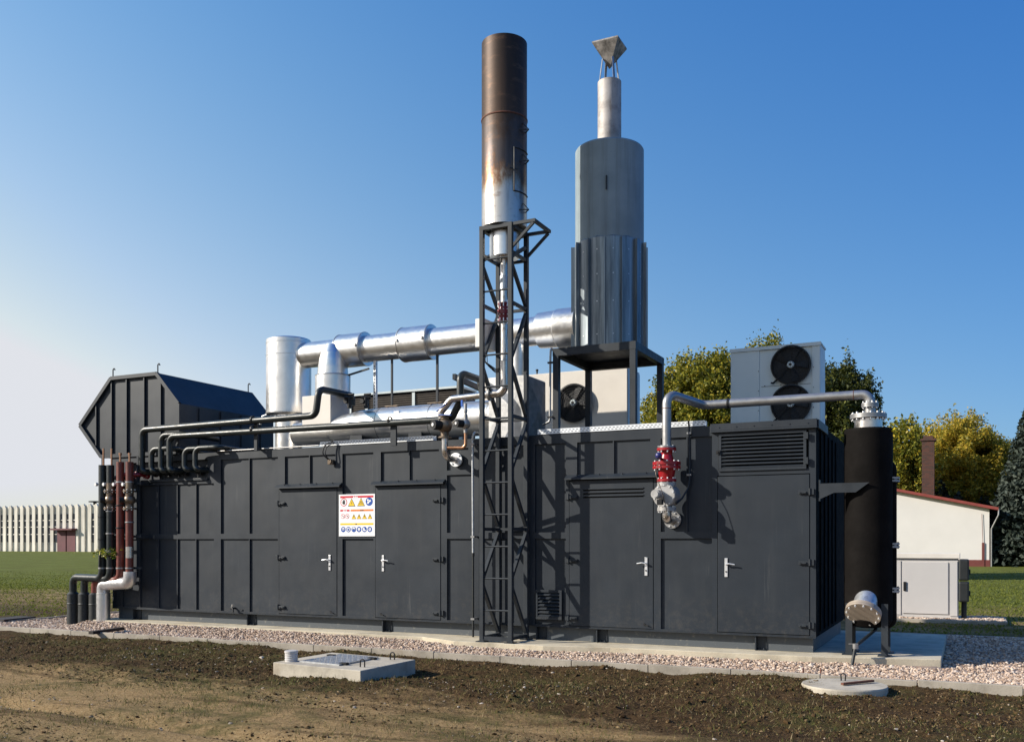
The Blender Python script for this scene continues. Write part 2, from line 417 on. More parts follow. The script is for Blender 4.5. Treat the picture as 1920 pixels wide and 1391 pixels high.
def pieces(mb):
    par = list(range(len(mb.v)))
    def find(i):
        while par[i] != i: par[i] = par[par[i]]; i = par[i]
        return i
    key = {}
    for i, p in enumerate(mb.v):
        k = (round(p.x, 4), round(p.y, 4), round(p.z, 4))
        if k in key: par[find(i)] = find(key[k])
        else: key[k] = i
    for f in mb.f:
        for i in f[1:]: par[find(i)] = find(f[0])
    out = {}
    for f, s_ in zip(mb.f, mb.sm): out.setdefault(find(f[0]), []).append((f, s_))
    res = []
    for fs in out.values():
        ids = sorted({i for f, _ in fs for i in f}); mp = {v: n for n, v in enumerate(ids)}
        m = MB(); m.v = [mb.v[i] for i in ids]; m.f = [tuple(mp[i] for i in f) for f, _ in fs]; m.sm = [q for _, q in fs]; res.append(m)
    return res
def part_each(mb, name, mat, parent, bevel=0):
    return [part(m, name, mat, parent, bevel) for m in pieces(mb)]
def thing(name, label, cat, loc, group=None):
    o = bpy.data.objects.new(name, None); COL.objects.link(o); o.location = loc; o.empty_display_size = .2
    o['label'] = label; o['category'] = cat
    if group: o['group'] = group
    return o
def tag(o, label, cat, group=None):
    o['label'] = label; o['category'] = cat
    if group: o['group'] = group
    return o
def kind(o, k): o['kind'] = k; return o
def np_mesh(name, V, F, mat, parent=None, smooth=False):
    me = bpy.data.meshes.new(name); V = np.asarray(V, dtype=np.float32); F = np.asarray(F, dtype=np.int32); k = F.shape[1]
    if parent is not None: V = V-np.array(wloc(parent), dtype=np.float32)
    me.vertices.add(len(V)); me.vertices.foreach_set('co', V.ravel())
    me.loops.add(F.size); me.loops.foreach_set('vertex_index', F.ravel())
    me.polygons.add(len(F)); me.polygons.foreach_set('loop_start', np.arange(len(F), dtype=np.int32)*k)
    me.polygons.foreach_set('use_smooth', np.full(len(F), smooth)); me.materials.append(mat); me.update(calc_edges=True); me.validate()
    o = bpy.data.objects.new(name, me); COL.objects.link(o)
    if parent is not None: o.parent = parent
    return o

# ------------------------------------------------------------ value noise (numpy) for terrain
_tab = nr.random((256, 256))
def vnoise(x, y):
    xi = np.floor(x).astype(int); yi = np.floor(y).astype(int); fx = x-xi; fy = y-yi
    fx = fx*fx*(3-2*fx); fy = fy*fy*(3-2*fy)
    g = lambda a, b: _tab[a % 256, b % 256]
    return (g(xi, yi)*(1-fx)+g(xi+1, yi)*fx)*(1-fy)+(g(xi, yi+1)*(1-fx)+g(xi+1, yi+1)*fx)*fy
def fbm(x, y, o=5, g=.5):
    s = 0; a = 1; t = 0
    for i in range(o): s = s+a*(vnoise(x+17*i, y+31*i)-.5); t += a; a *= g; x = x*2.03; y = y*2.03
    return s/t

# ------------------------------------------------------------ SETTING: ground, slab, kerb, gravel
KY = -1.47                                   # front kerb line
def axis_pts(lo, hi, step, far):
    fine = np.arange(lo, hi+1e-6, step); out = []; d = step; p = hi
    while p < far: d *= 1.35; p += d; out.append(p)
    out2 = []; d = step; p = lo
    while p > -far: d *= 1.35; p -= d; out2.append(p)
    return np.array(out2[::-1]+list(fine)+out)
gx = axis_pts(-13.0, 4.5, .035, 2500); gy = axis_pts(-8.0, -1.42, .035, 2500)
def ground_h(x, y):
    near = np.clip((KY+.02-y)/.25, 0, 1)*np.clip((x+16)/2, 0, 1)*np.clip((7-x)/2, 0, 1)*np.clip((y+12)/2, 0, 1)
    rough = np.clip(1-(-y-4.2)/1.2, .35, 1)
    h = fbm(x*.5, y*.8, 3)*.15+fbm(x*3.1, y*3.1, 4)*.075*rough+np.abs(fbm(x*11+5, y*11, 4, .6))*.11*rough**1.5
    rut = np.exp(-((y+6.35+.12*(x+5)-.1*np.sin(x*1.3))/.16)**2)*.06
    bank = np.clip((KY-.01-y)/.03, 0, 1)*np.exp(-((y-KY)/.35)**2)*(.030+.12*np.clip(fbm(x*1.3+3, y*1.3, 3), -.1, .5))*np.clip((7-x)/2, 0, 1)*np.clip((x+16)/2, 0, 1)
    return near*(h-.015-rut)+bank
GX, GY = np.meshgrid(gx, gy); GZ = ground_h(GX, GY)
nx, ny = len(gx), len(gy)
idx = np.arange(nx*ny).reshape(ny, nx)
F = np.stack([idx[:-1, :-1], idx[:-1, 1:], idx[1:, 1:], idx[1:, :-1]], -1).reshape(-1, 4)
ground = kind(np_mesh('ground', np.stack([GX, GY, GZ], -1).reshape(-1, 3), F, M['ground'], smooth=True), 'structure')

GZ0 = .055
gxs = np.arange(-14.7, 12.01, .1); gys = np.concatenate([np.arange(KY+.05, .3, .05), np.arange(.3, 4.81, .25)])
QX, QY = np.meshgrid(gxs, gys); QF = np.interp(QX, [-14, -5.6, -4.9, -3.5, -2.6, 0, 1.5], [-.30, -.36, -.66, -.66, -.46, -.34, .05])
QZ = GZ0-.004+(.035+.05*np.clip((-QX-4)/4, 0, 1))*np.exp(-((QY-QF+.05)/.30)**2)*(QX > -12.7)*(QX < 1.45)
qi = np.arange(QX.size).reshape(QX.shape)
kind(np_mesh('gravel_bed', np.stack([QX, QY, QZ], -1).reshape(-1, 3), np.stack([qi[:-1, :-1], qi[:-1, 1:], qi[1:, 1:], qi[1:, :-1]], -1).reshape(-1, 4), M['gravelbed'], smooth=True), 'structure')
SFX = [-14, -5.6, -4.9, -3.5, -2.6, 0, 1.5]; SFY = [-.30, -.36, -.66, -.66, -.46, -.34, .05]
def slab_front(x):
    return float(np.interp(x, SFX, SFY))
SX1 = 1.45
mb = MB()
pts = [(q, slab_front(q)) for q in [-12.62]+SFX[1:-1]+[SX1]]+[(SX1, 3.4), (-12.62, 3.4)]
n = len(pts)
mb.add([(x, y, -.1) for x, y in pts]+[(x, y, .17) for x, y in pts], [tuple(range(n, 2*n)), tuple(reversed(range(n)))]+[(i, (i+1) % n, n+(i+1) % n, n+i) for i in range(n)])
kind(part(mb, 'foundation_slab', 'slab', None, .008), 'structure')
# kerb stones of one metre, laid end to end
mb = MB(); x = -14.75
while x < 12:
    dz = rng.uniform(-.006, .006); mb.box((x+.004, KY-.01, -.15), (x+.996, KY+.05, .105+dz)); x += 1.0
y = KY+.06
while y < 4.5: mb.box((-14.76, y, -.15), (-14.70, y+.992, .09+rng.uniform(-.006, .006))); y += 1
kind(part(mb, 'kerb', 'kerb', None, .006), 'structure')

ICO_V = None
def ico():
    t = (1+5**.5)/2
    v = np.array([(-1, t, 0), (1, t, 0), (-1, -t, 0), (1, -t, 0), (0, -1, t), (0, 1, t), (0, -1, -t), (0, 1, -t), (t, 0, -1), (t, 0, 1), (-t, 0, -1), (-t, 0, 1)], float)
    v /= np.linalg.norm(v[0])
    f = np.array([(0, 11, 5), (0, 5, 1), (0, 1, 7), (0, 7, 10), (0, 10, 11), (1, 5, 9), (5, 11, 4), (11, 10, 2), (10, 7, 6), (7, 1, 8), (3, 9, 4), (3, 4, 2), (3, 2, 6), (3, 6, 8), (3, 8, 9), (4, 9, 5), (2, 4, 11), (6, 2, 10), (8, 6, 7), (9, 8, 1)])
    return v, f
def rocks(name, C, S, mat, flat=.7, jit=.25):
    """C: centres (n,3), S: radii (n)"""
    v, f = ico(); n = len(C)
    V = v[None]*(1+nr.uniform(-jit, jit, (n, 12, 1)))
    V = V*nr.uniform(.7, 1.25, (n, 1, 3))*np.array([1, 1, flat])
    a = nr.uniform(0, 2*np.pi, n); ca, sa = np.cos(a)[:, None], np.sin(a)[:, None]
    x, y = V[..., 0]*ca-V[..., 1]*sa, V[..., 0]*sa+V[..., 1]*ca
    V = np.stack([x, y, V[..., 2]], -1)*S[:, None, None]+C[:, None]
    F = f[None]+(np.arange(n)*12)[:, None, None]
    return np_mesh(name, V.reshape(-1, 3), F.reshape(-1, 3), mat)
def scatter(x0, x1, y0, y1, dens):
    n = int((x1-x0)*(y1-y0)*dens); return nr.uniform(x0, x1, n), nr.uniform(y0, y1, n)
cs = []
for (x0, x1, y0, y1, d) in ((-14.68, 9, KY+.06, -.2, 1600), (-14.68, -12.65, -.2, 2.6, 600), (1.46, 9, -.2, 4.6, 600)):
    a, b = scatter(x0, x1, y0, y1, d)
    fr = np.interp(a, SFX, SFY)
    keep = (b < fr-.01) | (a < -12.66) | (a > SX1+.01)
    a, b, fr = a[keep], b[keep], fr[keep]
    hump = (.035+.05*np.clip((-a-4)/4, 0, 1))*np.exp(-((b-fr+.05)/.30)**2)*(a > -12.7)*(a < SX1)
    cs.append(np.stack([a, b, GZ0+hump+nr.uniform(-.004, .012, len(a))], -1))
C_ = np.concatenate(cs)
kind(tag(rocks('gravel', C_, nr.gamma(5, .0022, len(C_))+.0035, M['pebble']), 'pink and white gravel strip around the concrete slab', 'gravel'), 'stuff')
# clods, stones and dry grass of the foreground
a, b = scatter(-12.5, 4.2, -7.5, KY-.03, 900)
m_ = (vnoise(a*.9, b*3.0)*1.1+.45*np.clip((b+4.3)/1.2, -1, .6)-.12) > nr.random(len(a))*.9
a, b = a[m_], b[m_]
kind(tag(rocks('soil_clods', np.stack([a, b, ground_h(a, b)+.001], -1), nr.gamma(1.1, .0040, len(a))+.0030, M['clod'], .75, .4), 'dark crumbly clods of soil in front of the kerb', 'soil'), 'stuff')
a, b = scatter(-12.5, 4.2, -7.5, KY-.03, 34)
m_ = vnoise(a*.7+40, b*1.3)**3*1.5 > nr.random(len(a)); a, b = a[m_], b[m_]
S_ = nr.gamma(1.2, .0045, len(a))+.004
kind(tag(rocks('pebbles', np.stack([a, b, ground_h(a, b)+.004], -1), S_, M['stone'], .6, .35), 'pale stones scattered over the dark soil', 'stones'), 'stuff')
def blades(name, a, b, z, hgt, wid, mat, lean=.6):
    n = len(a); th = nr.uniform(0, 2*np.pi, n); ln = nr.uniform(.1, lean, n)*hgt; ph = nr.uniform(0, 2*np.pi, n)
    base = np.stack([a, b, z], -1); d = np.stack([np.cos(th), np.sin(th), 0*th], -1)*wid[:, None]
    tip = base+np.stack([np.cos(ph)*ln, np.sin(ph)*ln, hgt], -1)
    V = np.stack([base-d, base+d, tip], 1).reshape(-1, 3)
    return np_mesh(name, V, np.arange(3*n).reshape(-1, 3), mat)
a, b = scatter(-12.5, 4.2, -7.5, KY-.05, 900)
m_ = vnoise(a*.8+9, b*1.1)*vnoise(a*3, b*3)*1.9 > nr.random(len(a)); a, b = a[m_], b[m_]
kind(tag(blades('sparse_grass', a, b, ground_h(a, b), nr.uniform(.012, .055, len(a)), nr.uniform(.0015, .004, len(a)), M['straw'], 1.6), 'thin dry grass growing through the dark soil', 'grass'), 'stuff')
t_ = nr.uniform(20, 62, 60000); u_ = np.where(nr.random(60000) < .5, nr.uniform(-.58, -.42, 60000), nr.uniform(.40, .58, 60000))
a = CAM.x+t_*(-SY+u_*CY); b = CAM.y+t_*(CY+u_*SY)
k_ = (nr.random(len(a)) > (t_-18)/34) & (b > 13.5-5.5*np.clip((3-a)/29, 0, 1)+6*fbm(a*.2, b*.2, 3)+3*nr.random(len(a))); a, b = a[k_], b[k_]
a3, b3 = scatter(-34, -13, 1, 11, 60); a4, b4 = scatter(.5, 12, 4.9, 13, 110); a = np.concatenate([a, a3, a4]); b = np.concatenate([b, b3, b4])
kind(tag(blades('lawn_grass', a, b, 0*a, nr.uniform(.015, .045, len(a)), nr.uniform(.012, .03, len(a)), M['turf'], 1.2), 'green lawn stretching behind the plant to the buildings', 'lawn'), 'stuff')

# ------------------------------------------------------------ CONTAINER
XL, XR, DEP, ZB, ZT = X(211), 0.0, 3.2, .375, 3.13
Z1, Z2 = 1.635, 1.725                        # mid rail
cont = thing('plant_container', 'long anthracite container with ribbed panels, four doors and louvres on the concrete slab', 'container', ((XL+XR)/2, DEP/2, .17))
def facade(mb, x0, x1, z0, z1, holes):
    xs = sorted({x0, x1, *[h[0] for h in holes], *[h[1] for h in holes]}); zs = sorted({z0, z1, *[h[2] for h in holes], *[h[3] for h in holes]})
    for i in range(len(xs)-1):
        for j in range(len(zs)-1):
            cx, cz = (xs[i]+xs[i+1])/2, (zs[j]+zs[j+1])/2
            if any(h[0] < cx < h[1] and h[2] < cz < h[3] for h in holes): continue
            mb.add([(xs[i], 0, zs[j]), (xs[i+1], 0, zs[j]), (xs[i+1], 0, zs[j+1]), (xs[i], 0, zs[j+1])], [(0, 1, 2, 3)])
    for (a, b, c, d, dp) in holes:
        mb.add([(a, 0, c), (b, 0, c), (b, 0, d), (a, 0, d), (a, dp, c), (b, dp, c), (b, dp, d), (a, dp, d)],
               [(0, 4, 5, 1), (1, 5, 6, 2), (2, 6, 7, 3), (3, 7, 4, 0), (4, 7, 6, 5)])
holes = []; ribs = []; RD = .030
def pan(pa, pb, za, zb, rb=(), dp=RD):
    holes.append((X(pa), X(pb), za, zb, dp))
    for q in rb: ribs.append((X(q), za, zb))
PT, PB, DT = 3.0, .40, 2.53
pan(214, 401, PB, Z1, (229, 262, 297, 332, 367)); pan(214, 401, Z2, 2.60, (229, 262, 297, 332, 367)); pan(236, 389, 2.70, 3.02, (), .10)
pan(414, 521, PB, Z1, (467,)); pan(414, 521, Z2, PT, (467,))
pan(534, 629, DT, PT, (580,)); pan(642, 700, PB, Z1); pan(642, 700, Z2, PT)
pan(714, 823, DT, PT, (767,)); pan(838, 884, PB, Z1); pan(838, 884, Z2, 2.60); pan(838, 878, 2.67, PT)
pan(898, 982, PB, Z1, (934,)); pan(898, 982, Z2, PT, (934,))
holes.append((X(987), X(991.5), ZB+.01, ZT-.01, .12))
pan(1003, 1061, PB, Z1); pan(1003, 1061, Z2, PT)
pan(1082, 1219, DT, PT, (1150,)); pan(1239, 1335, PB, Z1); pan(1239, 1335, Z2, PT, (1288,))
doors = [(523, 632.5, 'R'), (703.5, 827, 'L'), (1067, 1225.5, 'R'), (1345, 1519, 'L')]
for a, b, s_ in doors: holes.append((X(a), X(b), .39, 2.465, .06))
holes.append((X(1347), X(1516), 2.53, 3.02, .16))
mb = MB(); facade(mb, XL, XR, ZB, ZT, holes)
# other walls, underside and roof edge
mb.add([(XL, 0, ZB), (XL, DEP, ZB), (XL, DEP, ZT), (XL, 0, ZT)], [(3, 2, 1, 0)])
mb.add([(XL, 0, ZB), (XR, 0, ZB), (XR, DEP, ZB), (XL, DEP, ZB)], [(3, 2, 1, 0)])
mb.add([(XL, DEP, ZB), (XR, DEP, ZB), (XR, DEP, ZT), (XL, DEP, ZT)], [(3, 2, 1, 0)])
part(mb, 'wall', 'paint', cont)
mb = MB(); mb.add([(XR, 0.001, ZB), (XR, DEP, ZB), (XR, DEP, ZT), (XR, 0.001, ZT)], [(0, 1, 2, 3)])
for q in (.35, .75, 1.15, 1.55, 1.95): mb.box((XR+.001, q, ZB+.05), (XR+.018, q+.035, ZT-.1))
part(mb, 'end_wall', 'shadepaint', cont)  # container paint blackened on this end: the sunless side's shade is in the colour
mb = MB()
for x_, za, zb in ribs: mb.box((x_-.009, .003, za+.001), (x_+.009, RD-.0005, zb-.001))
part_each(mb, 'panel_rib', 'paint', cont)
mb = MB(); mb.box((XL+.02, .02, ZT-.03), (XR-.02, DEP-.02, ZT-.004)); part(mb, 'roof', 'steel', cont)
mb = MB(); mb.box((XL+.05, .10, .172), (XR-.05, DEP-.1, ZB-.002)); part(mb, 'base_beam', 'base', cont)
for q in (248, 462, 716, 1005, 1118, 1416):
    x_ = X(q); mb = MB(); mb.box((x_-.008, .012, .174), (x_+.008, .099, ZB-.004)); mb.box((x_+.01, .085, .174), (x_+.13, .0985, ZB-.004)); mb.box((x_-.008, .03, .1715), (x_+.13, .098, .18))
    mb.cyl((x_+.04, .07, .18), (x_+.04, .07, .20), .012, n=8); mb.cyl((x_+.1, .07, .18), (x_+.1, .07, .20), .012, n=8)
    part(mb, 'foot_plate', 'steel', cont)
mb = MB(); mb.box((XL, -.012, ZB-.012), (X(985), .02, ZB-.001)); mb.box((X(1003), -.012, ZB-.012), (XR, .02, ZB-.001)); part(mb, 'sill_strip', 'paint', cont)
mb = MB(); mb.prism([], 0, 0) if False else None
# niche ledge where the hooked pipes enter
mb = MB(); mb.box((X(240), -.03, 2.655), (X(391), -.001, 2.695)); part(mb, 'ledge', 'paint', cont, .004)
# drip canopies above the doors
for a, b in ((520, 641), (699, 835), (1062, 1235)):
    mb = MB(); x0, x1 = X(a), X(b)
    mb.add([(x0, -.002, 2.54), (x1, -.002, 2.54), (x1, -.075, 2.49), (x0, -.075, 2.49), (x0, -.075, 2.468), (x1, -.075, 2.468), (x1, -.002, 2.50), (x0, -.002, 2.50)],
           [(0, 3, 2, 1), (3, 4, 5, 2), (4, 7, 6, 5), (0, 7, 4, 3), (1, 2, 5, 6)])
    for i in range(4): q = x0+(x1-x0)*(i+.5)/4; mb.cyl((q, -.02, 2.52), (q, -.03, 2.545), .008, n=6)
    part(mb, 'door_canopy', 'paint', cont)
mb = MB(); x0, x1 = X(1334), XR+.02; mb.box((x0, -.06, 3.035), (x1, -.002, 3.06)); mb.box((x0, -.06, 3.06), (x1, -.045, ZT+.02)); mb.box((x0, -.045, ZT+.004), (x1, .3, ZT+.02)); mb.box((x1-.02, -.002, 3.04), (x1+.015, .9, ZT+.018))
for i in range(6): q = x0+(x1-x0)*(i+.5)/6; mb.cyl((q, -.059, 3.10), (q, -.068, 3.10), .009, n=6)
part(mb, 'roof_trim', 'paint', cont, .003)
def louvre(name, x0, x1, z0, z1, n, yb, parent, frame=True, mat='paint', back=True):
    lf = MB()
    if frame:
        for a, b in (((x0-.035, -.022, z0-.035), (x1+.035, -.002, z0)), ((x0-.035, -.022, z1), (x1+.035, -.002, z1+.035)), ((x0-.035, -.021, z0+.001), (x0, -.003, z1-.001)), ((x1, -.021, z0+.001), (x1+.035, -.003, z1-.001))): lf.box(a, b)
    o = part(lf, name, mat, parent, .002) if frame else None
    sl_ = MB(); st = (z1-z0)/n
    for i in range(n):
        z = z0+i*st
        sl_.add([(x0, -.018, z+.004), (x1, -.018, z+.004), (x1, yb, z+st*.9), (x0, yb, z+st*.9), (x0, -.018, z+.016), (x1, -.018, z+.016), (x1, yb, z+st*.9+.006), (x0, yb, z+st*.9+.006)],
                [(0, 1, 5, 4), (4, 5, 6, 7), (0, 3, 2, 1), (0, 4, 7, 3), (1, 2, 6, 5)])
    part(sl_, 'slat', mat, o or parent)
    if back:
        bk = MB(); bk.box((x0, yb+.004, z0), (x1, yb+.008, z1)); part(bk, 'dark_backing', 'darkin', o or parent)
    return o
o = louvre('louvre_panel', X(1353), X(1507), 2.555, 2.985, 9, .05, cont)
for z_ in (2.90, 2.58): hb = MB(); hb.box((X(1510), -.05, z_), (X(1516), -.023, z_+.085)); part(hb, 'hinge', 'steel', o)
hb = MB(); hb.box((X(1344), -.04, 2.75), (X(1351), -.023, 2.80)); hb.cyl((X(1347), -.03, 2.775), (X(1347), -.06, 2.775), .012); part(hb, 'latch', 'iron', o)
louvre('vent_panel', X(1009), X(1050), .505, .86, 7, .02, cont)
# doors with handles, hinges
for i, (a, b, hand) in enumerate(doors):
    x0, x1 = X(a)+.008, X(b)-.008; zt = 2.452
    mb = MB(); hs = []
    if i == 2:
        fx0, fx1 = X(1094), X(1207)
        zz = [2.205, 2.255, 2.305]
        zb_ = [.398]; 
        cur = .398
        for z in zz:
            mb.box((x0, -.006, cur), (x1, .05, z)) ; mb.box((x0, -.006, z+.0005), (fx0, .05, z+.0295)); mb.box((fx1, -.006, z+.0005), (x1, .05, z+.0295)); cur = z+.03
        mb.box((x0, -.006, cur), (x1, .05, zt))
    else: mb.box((x0, -.006, .398), (x1, .05, zt))
    d = part(mb, 'door', 'paint', cont, 0 if i == 2 else .004)
    if i == 2:
        sm_ = MB(); sm_.box((fx0-.01, .035, 2.20), (fx1+.01, .048, 2.34)); part(sm_, 'vent_gap', 'darkin', d)
        sm_ = MB()
        for z in zz: sm_.box((fx0, -.018, z+.022), (fx1, -.007, z+.034))
        part(sm_, 'vent_hood', 'paint', d)
    hx = X([619, 719, 1212, 1362][i]); hz = 1.25
    hm = MB(); hm.box((hx-.02, -.018, hz-.125), (hx+.02, -.0065, hz+.125)); hm.cyl((hx, -.018, hz+.045), (hx, -.055, hz+.045), .012, n=12)
    sg = -1 if hand == 'R' else 1
    hm.tube([(hx, -.055, hz+.045), (hx+sg*.05, -.058, hz+.052), (hx+sg*.12, -.056, hz+.04)], .009, .03, 10)
    h_ = part(hm, 'handle', 'chrome', d, .003)
    km = MB(); km.cyl((hx, -.0185, hz-.055), (hx, -.024, hz-.055), .011, n=12); part(km, 'keyhole', 'iron', d)
    ex = x0 if hand == 'R' else x1; s2 = 1 if hand == 'R' else -1
    for z in ([2.22, 1.32, .50] if i != 3 else [2.22, 1.32, .52]):
        hm = MB(); hm.box((ex-s2*.06, -.028, z-.03), (ex-s2*.012, -.001, z+.045)); hm.cyl((ex-s2*.008, -.03, z-.035), (ex-s2*.008, -.03, z+.05), .014, n=10)
        hm.box((ex+s2*.006, -.032, z-.022), (ex+s2*.13, -.0065, z+.024)); hm.box((ex+s2*.03, -.044, z-.012), (ex+s2*.10, -.0321, z+.012))
        hm.cyl((ex+s2*.045, -.032, z), (ex+s2*.045, -.052, z), .01, n=8); hm.cyl((ex+s2*.11, -.032, z), (ex+s2*.11, -.05, z), .01, n=8)
        part(hm, 'hinge', 'steel', d, .002)
    if i < 3:
        q = x1-.12 if hand == 'R' else x0+.1
        sm_ = MB(); sm_.bar((q, -.012, .455), (q+.06, -.03, .44), .012); sm_.box((q-.01, -.014, .44), (q+.01, -.0065, .47)); part(sm_, 'door_hook', 'iron', d)
# small tap on the lower left panel
tp = thing('drain_tap', 'small black drain tap low on the dark panel beside the hinged door', 'tap', P(437, 1140, -.05))
q = P(437, 1140, -.03); mb = MB(); mb.cyl(q+Vector((0, .07, 0)), q+Vector((0, -.06, 0)), .016, n=10); mb.tube([q+Vector((0, -.05, 0)), q+Vector((.06, -.07, 0)), q+Vector((.075, -.08, -.06))], .013, .02, 10); part(mb, 'spout', 'iron', tp)
mb = MB(); mb.bar(q+Vector((-.005, -.03, .015)), q+Vector((.02, -.04, .07)), .02, .008); part(mb, 'lever', 'chrome', tp)

# ------------------------------------------------------------ SIGN
sg = thing('warning_sign', 'white safety sign with red orange and yellow bands above pictograms, between the two doors', 'sign', P(670, 1005, -.02))
sx0, sx1, sz0, sz1 = X(636.5), X(704), 1.675, 2.345
mb = MB(); mb.box((sx0, -.016, sz0), (sx1, -.001, sz1)); part(mb, 'board', 's_white', sg, .002)
SWd, SHt = sx1-sx0, sz1-sz0
def sp(u, v, lay=1): return (sx0+u*SWd, -.016-.0012*lay, sz1-v*SHt)
def poly(mb, pts, lay): mb.add([sp(u, v, lay) for u, v in pts], [tuple(range(len(pts)))]); return mb
def rect(mb, u0, v0, u1, v1, lay=1): return poly(mb, [(u0, v1), (u1, v1), (u1, v0), (u0, v0)], lay)
def disc(mb, u, v, r, lay=1, n=28):
    k = SWd/SHt; return poly(mb, [(u+r*math.cos(2*math.pi*i/n), v+r*k*math.sin(2*math.pi*i/n)) for i in range(n)][::-1], lay)
def tri(mb, u, v, r, lay=1): k = SWd/SHt; return poly(mb, [(u-r, v+r*.85*k), (u+r, v+r*.85*k), (u, v-r*.95*k)], lay)
m_ = {k: MB() for k in ('s_red', 's_orange', 's_yellow', 's_blue', 's_black', 's_white')}
mb = MB(); rect(mb, .04, .035, .96, .085); part(mb, 'danger_band', 's_red', sg)
mb = MB()
for i in range(3): poly(mb, [(.40+.045*i, .083), (.44+.045*i, .083), (.425+.045*i, .043), (.415+.045*i, .043)], 2)
part(mb, 'band_lettering', 's_white', sg)
mb = MB(); rect(mb, .04, .36, .30, .405); part(mb, 'prohibition_band', 's_red', sg)
mb = MB()
for i in range(3): poly(mb, [(.115+.04*i, .403), (.15+.04*i, .403), (.138+.04*i, .366), (.127+.04*i, .366)], 2)
part(mb, 'band_lettering', 's_white', sg)
mb = MB(); rect(mb, .33, .36, .96, .405); part(mb, 'warning_band', 's_orange', sg)
mb = MB(); rect(mb, .60, .375, .638, .397, 2); rect(mb, .65, .375, .688, .397, 2); part(mb, 'band_lettering', 's_black', sg)
mb = MB(); rect(mb, .04, .685, .96, .73); part(mb, 'mandatory_band', 's_yellow', sg)
mb = MB(); rect(mb, .465, .697, .505, .72, 2); part(mb, 'band_lettering', 's_black', sg)
def picto(name, layers):
    root = None
    for mat, fn in layers:
        mb = MB(); fn(mb); o = part(mb, name if root is None else 'emblem', mat, root or sg); root = root or o
def hand(u, v, s):
    def f(mb):
        rect(mb, u-.03*s, v-.01*s, u+.03*s, v+.045*s, 3)
        for i in range(4): rect(mb, u-.03*s+.016*s*i, v-.055*s+.006*abs(i-1.5)*s, u-.03*s+.016*s*i+.011*s, v-.009*s, 3)
        poly(mb, [(u-.03*s, v+.03*s), (u-.032*s, v+.01*s), (u-.055*s, v-.02*s), (u-.06*s, v-.012*s)], 3)
    return f
picto('no_touching_symbol', [('s_red', lambda m: disc(m, .14, .185, .095)), ('s_white', lambda m: disc(m, .14, .185, .077, 2)), ('s_black', hand(.145, .185, 1.1))])
def warn(u, v, r, em, name):
    picto(name, [('s_black', lambda m: tri(m, u, v, r)), ('s_yellow', lambda m: tri(m, u, v+.004, r*.80, 2)), ('s_black', em)])
def bolt(u, v, s):
    return lambda m: poly(m, [(u-.012*s, v+.01*s), (u+.002*s, v+.01*s), (u-.008*s, v+.055*s), (u+.016*s, v-.008*s), (u+.002*s, v-.008*s), (u+.012*s, v-.05*s)], 3)
warn(.36, .195, .105, bolt(.36, .20, 1), 'high_voltage_symbol')
def blast(u, v, s):
    def f(m):
        disc(m, u, v-.005*s, .012*s, 3)
        for a in (90, 215, 325): 
            c, s_ = math.cos(math.radians(a)), math.sin(math.radians(a)); disc(m, u+.035*s*c, v-.03*s*s_+.008, .016*s, 3, 12)
    return f
warn(.62, .19, .108, blast(.62, .20, 1), 'biohazard_symbol')
picto('read_manual_symbol', [('s_blue', lambda m: disc(m, .845, .18, .098)), ('s_white', lambda m: (disc(m, .81, .145, .025, 2), poly(m, [(.78, .22), (.83, .235), (.845, .185), (.815, .17)], 2), poly(m, [(.845, .20), (.90, .17), (.875, .135), (.84, .155)], 2)))])
for u in (.115, .235):
    picto('prohibition_symbol', [('s_red', lambda m: disc(m, u, .52, .058)), ('s_white', lambda m: disc(m, u, .52, .047, 2)),
        ('s_black', lambda m: poly(m, [(u-.03, .50), (u+.02, .545), (u+.03, .535), (u, .495)], 3)), ('s_red', lambda m: poly(m, [(u-.036, .493), (u+.030, .551), (u+.036, .546), (u-.030, .488)], 4))])
for i, u in enumerate((.42, .565, .715, .865)):
    warn(u, .53, .066, (lambda u: lambda m: rect(m, u-.008, .505, u+.008, .545, 3))(u), 'hazard_symbol')
for i, u in enumerate((.125, .27, .42, .565, .715, .86)):
    def em(m, i=i, u=u):
        if i == 0: disc(m, u, .825, .034, 2); rect(m, u-.04, .815, u+.04, .83, 2)
        elif i == 1: disc(m, u, .835, .044, 2)
        elif i == 2: disc(m, u, .822, .04, 2); rect(m, u-.045, .82, u+.045, .83, 2)
        elif i == 3: poly(m, [(u-.022, .87), (u+.022, .87), (u+.02, .83), (u+.044, .83), (u+.018, .80), (u-.018, .80), (u-.044, .83), (u-.02, .83)], 2)
        elif i == 4: poly(m, [(u-.035, .87), (u+.035, .87), (u+.04, .85), (u+.005, .84), (u, .795), (u-.035, .795)], 2)
        else: poly(m, [(u-.028, .86), (u+.012, .875), (u+.036, .84), (u+.026, .80), (u-.006, .795), (u-.03, .825)], 2)
    def em2(m, i=i, u=u):
        if i == 0: rect(m, u-.026, .817, u+.026, .829, 3); disc(m, u, .856, .013, 3)
        elif i == 1: disc(m, u, .838, .026, 3)
        elif i == 2: disc(m, u, .845, .024, 3)
        elif i == 3: rect(m, u-.002, .835, u+.002, .87, 3)
        elif i == 4: rect(m, u+.008, .80, u+.03, .83, 3)
        else: rect(m, u-.008, .81, u+.006, .845, 3)
    picto('protective_gear_symbol', [('s_blue', lambda m: disc(m, u, .835, .064)), ('s_white', em), ('s_blue', em2)])

